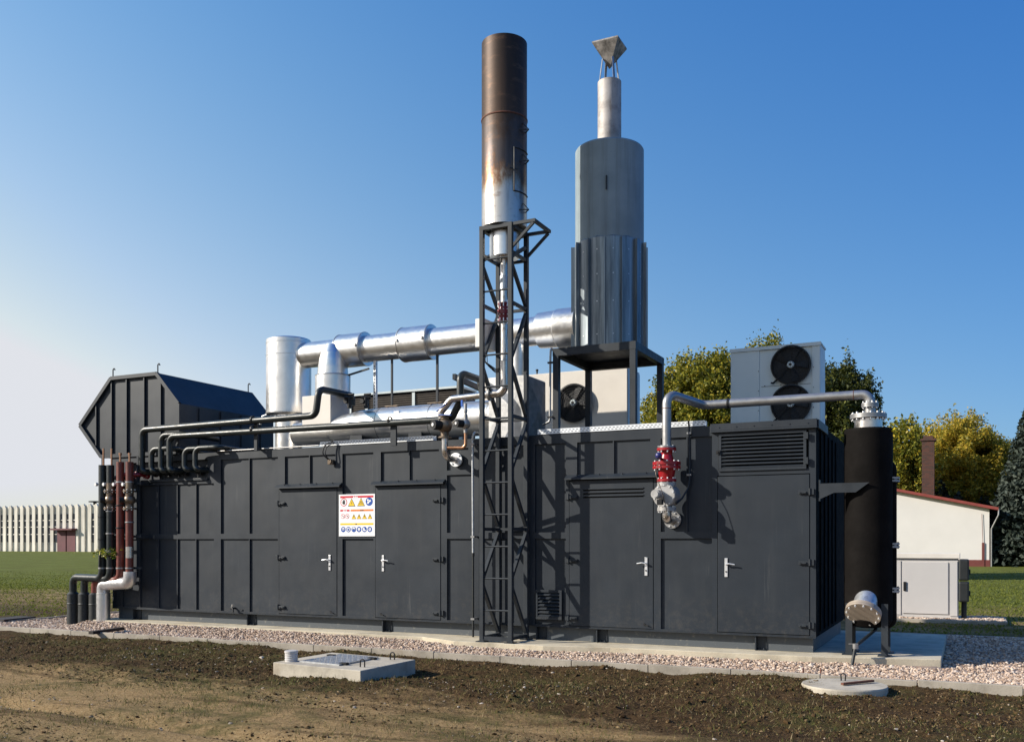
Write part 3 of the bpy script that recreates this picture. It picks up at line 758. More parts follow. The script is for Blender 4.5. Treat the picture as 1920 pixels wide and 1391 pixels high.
# ------------------------------------------------------------ INTAKE HOOD
hd = thing('ventilation_hood', 'dark angular sheet metal hood with pointed side, on the container roof', 'hood', (-11.9, 1.2, ZT))
HXZ = [(-12.76, 3.15), (-10.80, 3.15), (-10.80, 4.03), (-11.34, 4.61), (-12.50, 4.61), (-13.33, 3.77)]
mb = MB(); mb.prism(HXZ, .03, 2.5); part(mb, 'shell', 'paint', hd)
mb = MB()
c_ = Vector((sum(p[0] for p in HXZ)/6, 0, sum(p[1] for p in HXZ)/6))
for i in range(6):
    a, b = HXZ[i], HXZ[(i+1) % 6]
    mb.bar((a[0]+(c_.x-a[0])*.02, -.0+.0005*i, a[1]+(c_.z-a[1])*.02), (b[0]+(c_.x-b[0])*.02, .0005*i, b[1]+(c_.z-b[1])*.02), .065, .06, (0, 1, 0))
part(mb, 'front_frame', 'paint', hd)
def hood_z(x):
    zt = np.interp(x, [-13.33, -12.50, -11.34, -10.80], [3.77, 4.61, 4.61, 4.03]); zb = np.interp(x, [-13.33, -12.76, -10.8], [3.77, 3.15, 3.15]); return zb, zt
mb = MB()
for q in (180, 209, 237, 270, 301, 331):
    x_ = X(q); a, b = hood_z(x_)
    if b-a > .1: mb.box((x_-.012, -.008, a+.05), (x_+.012, .029, b-.05))
part_each(mb, 'panel_rib', 'paint', hd)
mb = MB()
for i in range(4): y_ = .45+i*.55; mb.box((-10.799, y_, 3.16), (-10.775, y_+.03, 4.0))
part_each(mb, 'side_rib', 'paint', hd)
for x_, y_, z_ in ((-12.48, .03, 4.62), (-11.36, .03, 4.62), (-11.36, 2.4, 4.62), (-10.82, 2.45, 4.05)):
    mb = MB(); mb.tube([(x_, y_, z_-.06), (x_, y_, z_+.14), (x_+.03, y_, z_+.17), (x_+.05, y_, z_+.13)], .011, .02, 8); part(mb, 'lifting_hook', 'steel', hd)

# ------------------------------------------------------------ LATTICE TOWER
tx0, tx1, ty0, ty1, TZ = -4.482, -4.03, -.58, -.06, 6.06
tw = thing('lattice_tower', 'dark square lattice steel tower with ladder rungs, standing before the container', 'tower', ((tx0+tx1)/2, (ty0+ty1)/2, .17))
L = .062
for x_ in (tx0, tx1):
    for y_ in (ty0, ty1):
        mb = MB(); mb.box((x_-L/2, y_-L/2, .182), (x_+L/2, y_+L/2, TZ)); part(mb, 'leg', 'steel', tw, .004)
        mb = MB(); mb.box((x_-.07, y_-.07, .171), (x_+.07, y_+.07, .183)); mb.cyl((x_+.05, y_-.05, .183), (x_+.05, y_-.05, .21), .012, n=6); part(mb, 'foot_plate', 'steel', tw)
for i in range(13):
    z = .62+.4515*i
    if z < 5.7:
        mb = MB(); mb.cyl((tx0+L/2, ty0, z), (tx1-L/2, ty0, z), .0135, n=8); part(mb, 'rung', 'steel', tw)
BN = [.23, 1.77, 3.36, 4.95]; FN = [1.02, 2.54, 4.12, 5.55]
for x_, in ((tx0,), (tx1,)):
    for z in BN+[5.66]:
        mb = MB(); mb.box((x_-.02, ty0+L/2, z-.022), (x_+.02, ty1-L/2, z+.022)); part_each(mb, 'cross_bar', 'steel', tw)
    for i in range(4):
        for za, zb in ((BN[i]+.03, FN[i]-.03), (FN[i]+.03, (BN+[5.9])[i+1]-.04)):
            up = za < FN[i]-.03
            a, b = ((x_, ty1, za), (x_, ty0, zb)) if up else ((x_, ty0, za), (x_, ty1, zb))
            mb = MB(); mb.bar(a, b, .046, .046, (1, 0, 0)); part(mb, 'diagonal_brace', 'steel', tw)
for z in BN+[5.66]:
    mb = MB(); mb.box((tx0+L/2, ty1-.02, z-.02), (tx1-L/2, ty1+.02, z+.02)); part_each(mb, 'cross_bar', 'steel', tw)
mb = MB(); mb.box((tx0+L/2, ty0-.022, .19), (tx1-L/2, ty0+.022, .25)); part_each(mb, 'cross_bar', 'steel', tw)
mb = MB()
mb.box((tx0-.03, ty0-.032, TZ-.055), (tx1+.03, ty0+.032, TZ+.003)); mb.box((tx0-.029, ty1-.032, TZ-.055), (tx1+.03, ty1+.032, TZ+.003))
mb.box((tx0-.029, ty0+.033, TZ-.055), (tx0+.03, ty1-.033, TZ+.003)); mb.box((tx1-.03, ty0+.033, TZ-.055), (tx1+.03, ty1-.033, TZ+.003))
part(mb, 'top_frame', 'steel', tw)
EX = .34
mb = MB(); mb.box((tx1+.031, ty0-.02, TZ-.045), (tx1+EX, ty0+.02, TZ-.002)); mb.box((tx1+EX, ty0-.021, TZ-.046), (tx1+EX+.042, ty1+.021, TZ-.001)); mb.box((tx1+.031, ty1-.02, TZ-.045), (tx1+EX, ty1+.02, TZ-.002))
mb.bar((tx1, ty0, TZ-.36), (tx1+EX+.01, ty0, TZ-.05), .036, .036, (0, 1, 0)); mb.bar((tx1, ty1, TZ-.36), (tx1+EX+.01, ty1, TZ-.05), .036, .036, (0, 1, 0))
part(mb, 'side_bracket', 'steel', tw)

# ------------------------------------------------------------ FLARE STACK on the tower
fc = Vector(((tx0+tx1)/2, (ty0+ty1)/2, 0)); fr_ = .326
fl = thing('flare_stack', 'tall round steel chimney scorched brown and black at top, on the lattice tower', 'chimney', fc+Vector((0, 0, 5.0)))
mb = MB(); mb.lathe(fc, [(.20, 6.075), (fr_, 6.075), (fr_, 7.60), (fr_+.004, 7.605), (fr_+.004, 7.625), (fr_, 7.63), (fr_, 8.72), (fr_-.012, 8.72), (fr_-.012, 6.3)], n=64, cap=False); part(mb, 'drum', 'soot', fl)
mb = MB(); mb.lathe(fc+Vector((0, 0, 7.605)), [(fr_, 0), (fr_+.009, .006), (fr_+.009, .020), (fr_, .026)], n=64, cap=False); part(mb, 'weld_ring', 'rust', fl)
mb = MB(); mb.lathe(fc, [(.05, 5.66), (.213, 5.66), (.213, 6.074)], n=40, cap=False); part(mb, 'burner_collar', 'silver', fl)
mb = MB(); mb.box((fc.x-.225, fc.y-.26, 6.01), (fc.x+.225, fc.y+.26, 6.03)) if False else None
mb = MB(); mb.tube([fc+Vector((0, 0, 5.66)), fc+Vector((0, 0, 3.72)), fc+Vector((-.22, 0, 3.72))], .058, .13, 20); part(mb, 'gas_pipe', 'stain', fl)
mb = MB(); mb.lathe(fc, [(.06, 5.40), (.066, 5.40), (.066, 5.20), (.06, 5.20)], n=24, cap=False); mb.lathe(fc, [(.058, 4.2), (.064, 4.2), (.064, 4.18), (.058, 4.18)], n=24, cap=False); part_each(mb, 'pipe_clamp', 'galv', fl)
mb = MB(); mb.lathe(fc, [(.06, 4.73), (.095, 4.73), (.095, 4.76), (.075, 4.765), (.085, 4.84), (.105, 4.845), (.105, 4.905), (.085, 4.91), (.075, 4.975), (.095, 4.98), (.095, 5.01), (.06, 5.01)], n=28)
ar = part(mb, 'flame_arrestor', 'darkred', fl)
mb = MB()
for z in (4.745, 4.875, 4.995): mb.bolts(fc+Vector((0, 0, z)), (0, 0, 1), .088, 10, .009, .085)
part_each(mb, 'bolt', 'chrome', ar)
mb = MB(); mb.flange(fc+Vector((-.23, 0, 3.72)), (1, 0, 0), .095, .03); mb.bolts(fc+Vector((-.23, 0, 3.72)), (1, 0, 0), .078, 8, .009, .06); part(mb, 'flange', 'plain', fl)
ang = math.radians(-10); ed = Vector((math.cos(ang), math.sin(ang), 0)); sd = Vector((-ed.y, ed.x, 0))
for z in (7.40, 6.96, 6.27):
    mb = MB(); q = fc+ed*fr_+Vector((0, 0, z))
    mb.bar(q-sd*.11-ed*.06, q+ed*.10, .012); mb.bar(q+sd*.11-ed*.06, q+ed*.10, .012); mb.bar(q+ed*.10, q+ed*.0+Vector((0, 0, .11)), .010)
    part(mb, 'step_bracket', 'steel', fl)
mb = MB()
def onr(a, z, r=fr_+.006): a = math.radians(a); return fc+Vector((math.cos(a)*r, math.sin(a)*r, z))
for a, b, za, zb in ((-40, -40, 6.52, 7.13), ):
    mb.bar(onr(a, za), onr(b, zb), .02, .02, ed)
for z in (6.52, 7.13): mb.rings([onr(-40+i*6, z) for i in range(11)], .008, 6)
mb.bar(onr(-52, 6.83), onr(-30, 6.83), .012)
part(mb, 'inspection_hatch', 'steel', fl)
mb = MB(); mb.tube([onr(-8, 5.95, .10), onr(-8, 5.1, .10)], .012, n=8); mb.tube([onr(-8, 5.1, .10), onr(0, 4.9, .12), onr(-30, 4.62, .12)], .006, .05, 6); part(mb, 'ignition_cable', 'iron', fl)

jb = thing('junction_box', 'light grey electrical box fixed to the tower beside the red flame arrestor', 'junction box', P(899, 655, -.42))
q0, q1 = P(891, 651, -.45), P(906, 600, -.45)
mb = MB(); mb.box((q0.x, -.45, q0.z), (q1.x+.01, -.02, q1.z+.03)); part(mb, 'case', 'white', jb, .006)
mb = MB()
for i in range(4): mb.tube([(q0.x+.03+.025*i, -.38+.03*i, q0.z), (q0.x+.05+.03*i, -.34, q0.z-.16-.03*i), (q0.x+.22, -.2, q0.z-.30-.02*i), (tx0+.22, -.15, q0.z-.18)], .007, .05, 6)
part(mb, 'cable', 'iron', jb)

# ------------------------------------------------------------ SUPPORT TABLE and SILENCER STACK
bx0, bx1, by0, by1, BZ = -3.725, -2.54, .35, 1.66, 4.43
tb = thing('support_frame', 'dark steel four legged frame table carrying the grey silencer on the roof', 'steel frame', ((bx0+bx1)/2, (by0+by1)/2, ZT))
for x_ in (bx0, bx1):
    for y_ in (by0, by1):
        mb = MB(); mb.box((x_-.045, y_-.045, ZT), (x_+.045, y_+.045, BZ-.11)); part(mb, 'leg', 'steel', tb, .004)
mb = MB(); mb.box((bx0-.047, by0-.047, BZ-.11), (bx1+.047, by0+.04, BZ-.004)); mb.box((bx0-.047, by1-.04, BZ-.11), (bx1+.047, by1+.047, BZ-.004)); mb.box((bx0-.046, by0+.041, BZ-.109), (bx0+.04, by1-.041, BZ-.004)); mb.box((bx1-.04, by0+.041, BZ-.109), (bx1+.046, by1-.041, BZ-.004)); part(mb, 'top_rail', 'steel', tb)
mb = MB(); mb.box((bx0-.04, by0-.04, BZ-.003), (bx1+.04, by1+.04, BZ+.005)); part(mb, 'plate', 'steel', tb)
mb = MB(); mb.box((bx0-.06, by0-.05, ZT-.003), (bx1+.06, by0+.05, ZT+.09)); mb.box((bx0-.06, by1-.05, ZT-.003), (bx1+.06, by1+.05, ZT+.09)); mb.box((bx1-.05, by0+.051, ZT-.003), (bx1+.05, by1-.051, ZT+.089)); mb.box((bx0-.05, by0+.051, ZT-.003), (bx0+.05, by1-.051, ZT+.089)); part(mb, 'base_rail', 'steel', tb)

sc_ = Vector((-3.135, 1.0, 0))
si = thing('exhaust_silencer', 'wide grey cylindrical exhaust silencer stack with ribbed lower jacket and narrow outlet', 'chimney', sc_+Vector((0, 0, BZ)))
mb = MB(); mb.lathe(sc_, [(.516, 6.02), (.516, 7.46), (.50, 7.485), (.18, 7.53)], n=72, cap=False); part(mb, 'drum', 'silencer', si)
mb = MB(); mb.lathe(sc_, [(.518, 6.06), (.535, 6.04), (.535, 4.437)], n=14, cap=False)
jk = part(mb, 'lower_jacket', 'jacket', si)
mb = MB()
for i in range(14):
    a = 2*math.pi*i/14; d = Vector((math.cos(a), math.sin(a), 0)); s_ = Vector((-d.y, d.x, 0))
    mb.bar(sc_+d*.552+Vector((0, 0, 4.44)), sc_+d*.552+Vector((0, 0, 6.03)), .012, .055, d)
part_each(mb, 'standing_seam', 'jacket', jk)
mb = MB()
for i in range(18):
    a = 2*math.pi*(i+.5)/14; d = Vector((math.cos(a), math.sin(a), 0))
    for z in (4.62, 5.1, 5.5, 5.86): mb.cyl(sc_+d*.525+Vector((0, 0, z)), sc_+d*.537+Vector((0, 0, z)), .010, n=6)
part(mb, 'rivet', 'galv', jk)
mb = MB(); mb.lathe(sc_, [(.178, 7.50), (.178, 8.52), (.168, 8.52), (.168, 7.6)], n=48, cap=False); part(mb, 'outlet_pipe', sooted_mat(), si)
mb = MB(); a = math.radians(-75); d = Vector((math.cos(a), math.sin(a), 0)); q = sc_+d*.52
mb.bar(q+Vector((0, 0, 6.72)), q+Vector((0, 0, 6.92)), .02, .04, d); part(mb, 'lug', 'steel', si)
hw = .205
capm = MB(); top = 9.07; apx = 8.72
cv = [sc_+Vector((sx*hw, sy*hw, top)) for sx, sy in ((-1, -1), (1, -1), (1, 1), (-1, 1))]
capm.add(cv+[sc_+Vector((0, 0, apx))]+[c+Vector((0, 0, .02)) for c in cv]+[sc_+Vector((0, 0, top+.12))],
         [(0, 4, 1), (1, 4, 2), (2, 4, 3), (3, 4, 0), (0, 1, 6, 5), (1, 2, 7, 6), (2, 3, 8, 7), (3, 0, 5, 8), (5, 6, 9), (6, 7, 9), (7, 8, 9), (8, 5, 9)])
cp = part(capm, 'rain_cap', basic('grimy_zinc', (.27, .25, .23), .6, .2, .75, 9), si)
for sx, sy in ((-1, -1), (1, -1), (1, 1), (-1, 1)):
    mb = MB(); d = Vector((sx, sy, 0)).normalized(); e = Vector((sx, 0, 0)) if False else d
    mb.bar(sc_+e*.17+Vector((0, 0, 8.46)), sc_+e*.115+Vector((0, 0, 8.86)), .035, .008, e); part(mb, 'strut', 'plain', cp)

# ------------------------------------------------------------ EXHAUST DUCT
DY, DZ = 1.0, 4.885
du = thing('exhaust_duct', 'large silver insulated duct running along the roof from round drum to silencer', 'duct', (-6.4, DY, DZ-.25))
xa = -9.2; r0 = .222
mb = MB(); mb.cyl((xa+.25, DY, DZ), (-3.6, DY, DZ), r0, n=48, cap=False); part(mb, 'pipe', 'silver', du)
def collar(px0, px1, r):
    x0, x1 = X(px0, DY), X(px1, DY); mb = MB(); mb.lathe((x0, DY, DZ), [(r0, 0), (r, 0), (r, x1-x0), (r0, x1-x0)], (1, 0, 0), 48, cap=False)
    o = part(mb, 'collar', 'silver', du)
    b = MB()
    for x_ in (x0+.01, x1-.02): b.lathe((x_, DY, DZ), [(r, 0), (r+.006, .002), (r+.006, .012), (r, .014)], (1, 0, 0), 48, cap=False)
    b.box((x0+.02, DY-r-.006, DZ+.045), (x1-.02, DY-r+.004, DZ+.049))
    for x_ in (x0+.03, x1-.06): b.box((x_, DY-r-.02, DZ-.0), (x_+.03, DY-r+.002, DZ+.04))
    part_each(b, 'clip', 'plain', o)
collar(640, 688, .285); collar(757, 812, .285)
x0, x1 = X(1013, DY), -3.62
mb = MB(); mb.lathe((x0, DY, DZ), [(r0, 0), (.272, 0), (.285, .30), (.30, .32), (.30, x1-x0)], (1, 0, 0), 48, cap=False); part(mb, 'collar', 'silver', du)
mb = MB(); mb.lathe((xa, DY, 0), [(.237, 3.11), (.237, 3.84), (.396, 3.86), (.396, 5.17), (.38, 5.19), (.0, 5.21)], n=56, cap=False)
rd = part(mb, 'round_drum', 'silver', du)
mb = MB()
for z in (5.10, 4.88, 3.87): mb.lathe((xa, DY, z), [(.396, 0), (.401, .003), (.401, .015), (.396, .018)], n=56, cap=False)
part_each(mb, 'seam_band', 'silver', rd)
mb = MB(); mb.tube([(xa-.36, DY-.1, 3.88), (xa-.50, DY-.12, 3.84), (xa-.55, DY-.12, 3.70)], .02, .05, 10); part(mb, 'bracket_hook', 'galv', rd)
# branch that drops from the duct into the box below
bc = Vector((-8.09, .80, 0))
mb = MB(); mb.lathe(bc, [(.30, 4.06), (.30, 4.42), (.305, 4.43), (.262, 4.45), (.255, 4.58), (.235, 4.70), (.20, 4.82), (.12, 4.97)], n=48, cap=False); part(mb, 'branch', 'silver', du)
mb = MB(); cx = X(972, DY); mb.cyl((cx, DY, DZ-.1), (cx, DY, 4.05), .145, n=36, cap=False); part(mb, 'branch', 'silver', du)
for q, wd in ((706, .055), (735, .03), (820, .034)):
    x_ = X(q, DY); mb = MB()
    if q == 706:
        mb.box((x_-.05, DY-.025, ZT), (x_-.0, DY-.021, DZ-.2)); mb.box((x_-.05, DY-.020, ZT), (x_-.045, DY+.03, DZ-.2)); mb.box((x_-.005, DY-.020, ZT), (x_, DY+.03, DZ-.2))
        o = part(mb, 'support_post', 'galv', du)
        h2 = MB()
        for i in range(26): h2.box((x_-.033, DY-.0265, ZT+.05+.055*i), (x_-.017, DY-.0252, ZT+.08+.055*i))
        part(h2, 'slot', 'darkin', o)
    else:
        mb.box((x_-wd/2, DY-wd/2, ZT), (x_+wd/2, DY+wd/2, DZ-.2)); part(mb, 'support_post', 'steel', du)
mb = MB(); mb.bar(P(648, 705, .9), P(692, 691, .9), .028); part(mb, 'strut', 'steel', du)

# ------------------------------------------------------------ HEAT EXCHANGER (horizontal vessel)
HY_, HZ = .62, 3.52
he = thing('heat_exchanger', 'horizontal silver vessel lying on the container roof below the duct', 'heat exchanger', (-6.3, HY_, ZT))
x0, xm, x1 = X(566, HY_), X(716, HY_), X(962, HY_)
mb = MB(); mb.cyl((xm, HY_, HZ), (x1, HY_, HZ), .272, n=48); vb = part(mb, 'vessel', 'silver', he)
mb = MB(); mb.rings([(X(625, HY_), HY_, HZ-.075), (X(650, HY_), HY_, HZ-.035), (X(680, HY_), HY_, HZ-.010), (xm, HY_, HZ)], [.195, .237, .262, .272], 40, False); mb.cyl((x0-.1, HY_, HZ-.075), (X(627, HY_), HY_, HZ-.075), .20, n=36); part(mb, 'inlet_cone', 'silver', he)
mb = MB()
for q in (718, 815, 925): mb.lathe((X(q, HY_), HY_, HZ), [(.272, 0), (.277, .003), (.277, .012), (.272, .015)], (1, 0, 0), 48, cap=False)
part_each(mb, 'seam_band', 'plain', vb)
for q in (735, 817):
    x_ = X(q, HY_); mb = MB(); mb.box((x_-.14, HY_-.03, HZ+.285), (x_+.12, HY_+.03, HZ+.30)); mb.box((x_-.10, HY_-.02, HZ+.262), (x_-.08, HY_+.02, HZ+.285)); mb.box((x_+.06, HY_-.02, HZ+.262), (x_+.08, HY_+.02, HZ+.285)); part(mb, 'lifting_bracket', 'brass', he)
mb = MB(); x_ = X(758, HY_); mb.box((x_-.05, HY_-.24, HZ+.13), (x_+.05, HY_-.225, HZ+.17)); part(mb, 'name_plate', 'galv', he)
for q in (680, 790, 925):
    x_ = X(q, HY_); mb = MB(); mb.box((x_-.12, HY_-.2, ZT-.002), (x_+.12, HY_+.2, HZ-.18)); part(mb, 'saddle', 'steel', he)
bxm = MB(); bxm.box((-8.47, .45, ZT+.30), (-7.88, 1.0, 4.06)); part(bxm, 'inlet_box', 'cream', he, .006)
ex = MB(); ex.box((-4.80, .25, ZT+.02), (-4.17, .95, 4.07)); part(ex, 'outlet_box', 'silver', he, .004)
ex = MB(); q0 = Vector((-4.17, .25, 0)); 
ex.add([(-4.168, .25, 3.16), (-4.168, .95, 3.16), (-4.168, .95, 4.06), (-4.168, .25, 4.06), (-4.09, .60, 3.61)], [(0, 1, 4), (1, 2, 4), (2, 3, 4), (3, 0, 4)]); part(ex, 'end_panel', basic('dull_sheet', (.20, .185, .175), .55, .3, .3, 8), he)
for i, (q, qy) in enumerate(((655, 752), (686, 752))):
    c = P(q, qy, .45); mb = MB(); mb.cyl(c+Vector((0, 0, -.12)), c+Vector((0, 0, .06)), .035, n=10); mb.cyl(c+Vector((-.07, -.03, .06)), c+Vector((.07, .03, .06)), .03, n=10); mb.cyl(c+Vector((-.03, 0, .11)), c+Vector((.09, 0, .11)), .018, n=8); mb.cyl(c+Vector((-.05, -.05, 0)), c+Vector((-.05, .05, 0)), .04, n=10); part(mb, 'flow_valve', 'iron', he)

# ------------------------------------------------------------ COOLERS at the back of the roof
def fan(parent, c, r, mat='iron', ny=-1, yoff=0):
    c = Vector(c)
    mb = MB(); mb.lathe(c, [(r*.93, .02), (r, -.005), (r, -.05), (r*.93, -.055), (r*.92, .015)], (0, 1, 0), 40, cap=False); rg = part(mb, 'fan_ring', 'iron', parent)
    mb = MB(); mb.cyl(c+Vector((0, .011, 0)), c+Vector((0, .016, 0)), r*.94, n=40); part(mb, 'fan_opening', 'darkin', parent)
    mb = MB()
    for k in (.28, .40, .52, .64, .76, .88):
        mb.rings([c+Vector((math.cos(i*math.pi/18)*r*k, -.045-.02*(1-k*k), math.sin(i*math.pi/18)*r*k)) for i in range(37)], .0032, 5, False)
    for i in range(4):
        a = math.pi/4+i*math.pi/2; mb.bar(c+Vector((math.cos(a)*r*.15, -.062, math.sin(a)*r*.15)), c+Vector((math.cos(a)*r*.97, -.048, math.sin(a)*r*.97)), .006)
    part(mb, 'guard', 'iron', parent)
    mb = MB()
    for i in range(5):
        a = i*2*math.pi/5; u = Vector((math.cos(a), 0, math.sin(a))); v = Vector((-u.z, 0, u.x))
        mb.add([c+u*r*.2-v*r*.06+Vector((0, -.02, 0)), c+u*r*.85-v*r*.22+Vector((0, -.028, 0)), c+u*r*.88+v*r*.20+Vector((0, .004, 0)), c+u*r*.2+v*r*.10+Vector((0, .002, 0))], [(0, 1, 2, 3)])
    part(mb, 'blade', 'darkin', parent)
    mb = MB(); mb.cyl(c+Vector((0, -.03, 0)), c+Vector((0, -.066, 0)), r*.19, r*.15, n=20); hb = part(mb, 'hub', 'acw', parent)
    mb = MB(); mb.cyl(c+Vector((0, -.066, 0)), c+Vector((0, -.071, 0)), r*.075, n=12); mb.bolts(c+Vector((0, -.067, 0)), (0, 1, 0), r*.115, 6, .006, .008); part(mb, 'hub_bolt', 'iron', hb)
CYB = 2.5
KZ = Z(1165, 688, CYB)
co = thing('roof_cooler', 'white boxy cooling unit with one black fan, behind the silencer frame on the roof', 'cooler', (-4.5, 2.1, ZT))
mb = MB(); mb.box((X(905, CYB), CYB, ZT+.05), (X(1176, CYB), CYB+.66, KZ)); part(mb, 'case', 'cream', co, .008)
mb = MB(); mb.box((X(1176, CYB)+.002, CYB+.02, ZT+.06), (X(1176, CYB)+.012, CYB+.64, KZ-.04)); part(mb, 'end_panel', 'acw', co)
fan(co, (X(1077, CYB), CYB-.02, Z(1077, 756, CYB)), .33)
for q in (1007, 1160): c = P(q, 690, CYB+.1); mb = MB(); mb.cyl((c.x, c.y, KZ), (c.x, c.y, KZ+.08), .015, n=8); mb.cyl((c.x, c.y, KZ+.07), (c.x, c.y, KZ+.1), .025, n=8); part(mb, 'lifting_eye', 'iron', co)
rc = thing('radiator_bank', 'dark brown finned radiator bank with pale top edge, behind the silver vessel', 'radiator', (-7.3, 2.0, ZT))
xa_, xb_ = X(655, CYB), X(862, CYB); RZ = Z(760, 731, CYB)
mb = MB(); mb.box((xa_, CYB+.05, ZT+.1), (xb_, CYB+.6, RZ-.04)); part(mb, 'coil_block', 'coil', rc)
mb = MB(); mb.box((xa_-.02, CYB+.0, RZ-.038), (xb_+.02, CYB+.62, RZ)); part(mb, 'top_edge', 'acw', rc)
mb = MB()
for q in (655, 686, 774, 862): x_ = X(q, CYB); mb.box((x_-.03, CYB+.02, ZT+.01), (x_+.03, CYB+.049, RZ-.04))
part_each(mb, 'frame_post', 'acw', rc)
mb = MB(); z = ZT+.14
while z < RZ-.07: mb.box((xa_+.03, CYB+.035, z), (xb_-.03, CYB+.049, z+.012)); z += .04
part(mb, 'fin', 'coil', rc)
tag(part(MB().bar(P(851, 706, .7), P(904, 730, 1.9), .05, .09), 'support_beam', 'steel'), 'dark sloping steel beam under the bent black pipe', 'beam')

# ------------------------------------------------------------ AIR CONDITIONER on the right
AY = 2.15; ax0, ax1 = X(1370, AY), X(1538, AY); AZ0, AZ1 = ZT+.01, Z(1523, 645, AY)
ac = thing('condenser_unit', 'tall pale grey condenser with two stacked black fans on the right roof end', 'air conditioner', ((ax0+ax1)/2, AY+.27, ZT))
mb = MB(); mb.box((ax0, AY, AZ0), (ax1, AY+.54, AZ1)); part(mb, 'case', 'acw', ac, .008)
xs = X(1424, AY); xe = X(1523, AY)
mb = MB(); mb.box((ax0+.006, AY-.014, AZ0+.02), (xs, AY-.001, AZ1-.03)); part(mb, 'service_panel', 'acw', ac, .003)
mb = MB(); mb.box((xe, AY-.016, AZ0+.02), (ax1-.004, AY-.001, AZ1-.03)); part(mb, 'corner_post', 'acw', ac, .003)
mb = MB(); mb.box((ax0-.01, AY-.03, AZ1-.001), (ax1+.012, AY+.56, AZ1+.022)); mb.box((ax0-.01, AY-.03, AZ1-.03), (ax1+.012, AY-.017, AZ1-.0012)); part(mb, 'lid', 'acw', ac)
fx = X(1483.5, AY)
fz1, fz2 = Z(1483, 685, AY), Z(1483, 758, AY)
for z in (fz1, fz2): fan(ac, (fx, AY-.02, z), .295)
mb = MB()
for z in (fz1, fz2): mb.tube([(fx-.19, AY-.03, z-.19), (fx-.26, AY-.05, z-.26), (fx-.29, AY-.05, z-.25)], .014, .03, 8)
part_each(mb, 'clip', 'iron', ac)
mb = MB(); mb.box((xs+.03, AY-.003, (fz1+fz2)/2-.003), (xe-.02, AY-.0005, (fz1+fz2)/2+.003))
for x_ in (xs-.012, xe+.02):
    for i in range(4): mb.cyl((x_, AY-.014, AZ0+.15+.3*i), (x_, AY-.021, AZ0+.15+.3*i), .007, n=6)
for i in range(3): q = xs+.08+.24*i; mb.cyl((q, AY, (fz1+fz2)/2+.01), (q, AY-.006, (fz1+fz2)/2+.01), .008, n=6)
part_each(mb, 'screw', 'iron', ac)

# ------------------------------------------------------------ GAS PIPE with red valve, and FILTER VESSEL
VY = -.26; vx = X(1250, VY)
tc = Vector((.60, .30, 0)); tr = .292
gp = thing('gas_pipe', 'steel pipe running from the black vessel top over to the red wall valve', 'pipe', (vx, VY, 1.6))
ZR = 3.465
path = [(tc.x+.02, tc.y, 3.26), (tc.x+.02, tc.y, ZR), (X(1318, .3), .3, ZR-.005), (vx, VY, 3.57), (vx, VY, 2.87)]
mb = MB(); mb.tube(path, .060, .13, 24); part(mb, 'pipe', 'plain', gp)
mb = MB()
for px_ in (1366, ): mb.lathe((X(px_, .3), .3, ZR-.004), [(.06, -.015), (.068, -.015), (.068, .015), (.06, .015)], (1, 0, 0), 24, cap=False)
part(mb, 'coupling', 'iron', gp)
mb = MB(); mb.lathe((0, 0, 0), [(0, 0), (0, 0)], n=3, cap=False); 
mb = MB(); mb.lathe((vx, VY, 3.36), [(.06, 0), (.0635, .004), (.06, .01)], n=24, cap=False); mb.lathe((X(1600, .3), .3, ZR), [(.06, 0), (.0635, .004), (.06, .01)], (1, 0, 0), 24, cap=False); part_each(mb, 'weld_seam', 'rust', gp)
def vz(py): return Z(1250, py, VY)
va = thing('red_valve', 'bright red flanged check valve on the steel pipe at the dark wall', 'valve', (vx, VY, vz(905)))
vb_ = Vector((vx, VY, 0))
mb = MB(); mb.lathe(vb_, [(.07, vz(903)), (.128, vz(903)), (.128, vz(898)), (.095, vz(897)), (.12, vz(880)), (.185, vz(879)), (.185, vz(874)), (.17, vz(873.5)), (.17, vz(872.5)), (.185, vz(872)), (.185, vz(866)), (.10, vz(864)), (.075, vz(852)), (.08, vz(846)), (.128, vz(845)), (.128, vz(840)), (.07, vz(840))], n=36)
part(mb, 'body', 'red', va)
mb = MB(); mb.bolts(vb_+Vector((0, 0, vz(872.5))), (0, 0, 1), .162, 10, .013, .13); mb.bolts(vb_+Vector((0, 0, vz(842))), (0, 0, 1), .108, 8, .011, .09); mb.bolts(vb_+Vector((0, 0, vz(902))), (0, 0, 1), .108, 8, .011, .10); part_each(mb, 'bolt', 'chrome', va)
mb = MB(); mb.lathe(vb_, [(.06, vz(839.5)), (.12, vz(839.5)), (.12, vz(836.5)), (.06, vz(836.5))], n=32); part(mb, 'steel_flange', 'plain', va)
bq = Vector((X(1235, -.50), -.50, Z(1235, 854, -.50)))
mb = MB(); mb.bar(vb_+Vector((-.05, -.05, vz(862))), bq, .02, .03); part(mb, 'lever', 'iron', va)
mb = MB(); mb.sphere(bq, .045); part(mb, 'ball_knob', 'navy', va)
gv = thing('motor_valve', 'round silver motorised gas valve below the red valve, with elbow into wall flange', 'valve', (vx, VY, vz(990)))
ctr = vb_+Vector((0, 0, vz(929)))
mb = MB(); mb.lathe(vb_, [(.07, vz(911)), (.125, vz(911)), (.125, vz(904.5)), (.07, vz(904.5))], n=32); mb.lathe(vb_, [(.07, vz(958)), (.125, vz(958)), (.125, vz(951)), (.07, vz(951))], n=32)
mb.cyl(vb_+Vector((0, 0, vz(951))), vb_+Vector((0, 0, vz(911))), .085, n=28)
ax_ = Vector((-.06, -1, 0)).normalized()
mb.cyl(ctr-ax_*.10, ctr+ax_*.10, .158, n=36); mb.cyl(ctr+ax_*.10, ctr+ax_*.115, .15, n=36); part(mb, 'body', 'valvesilver', gv, .004)
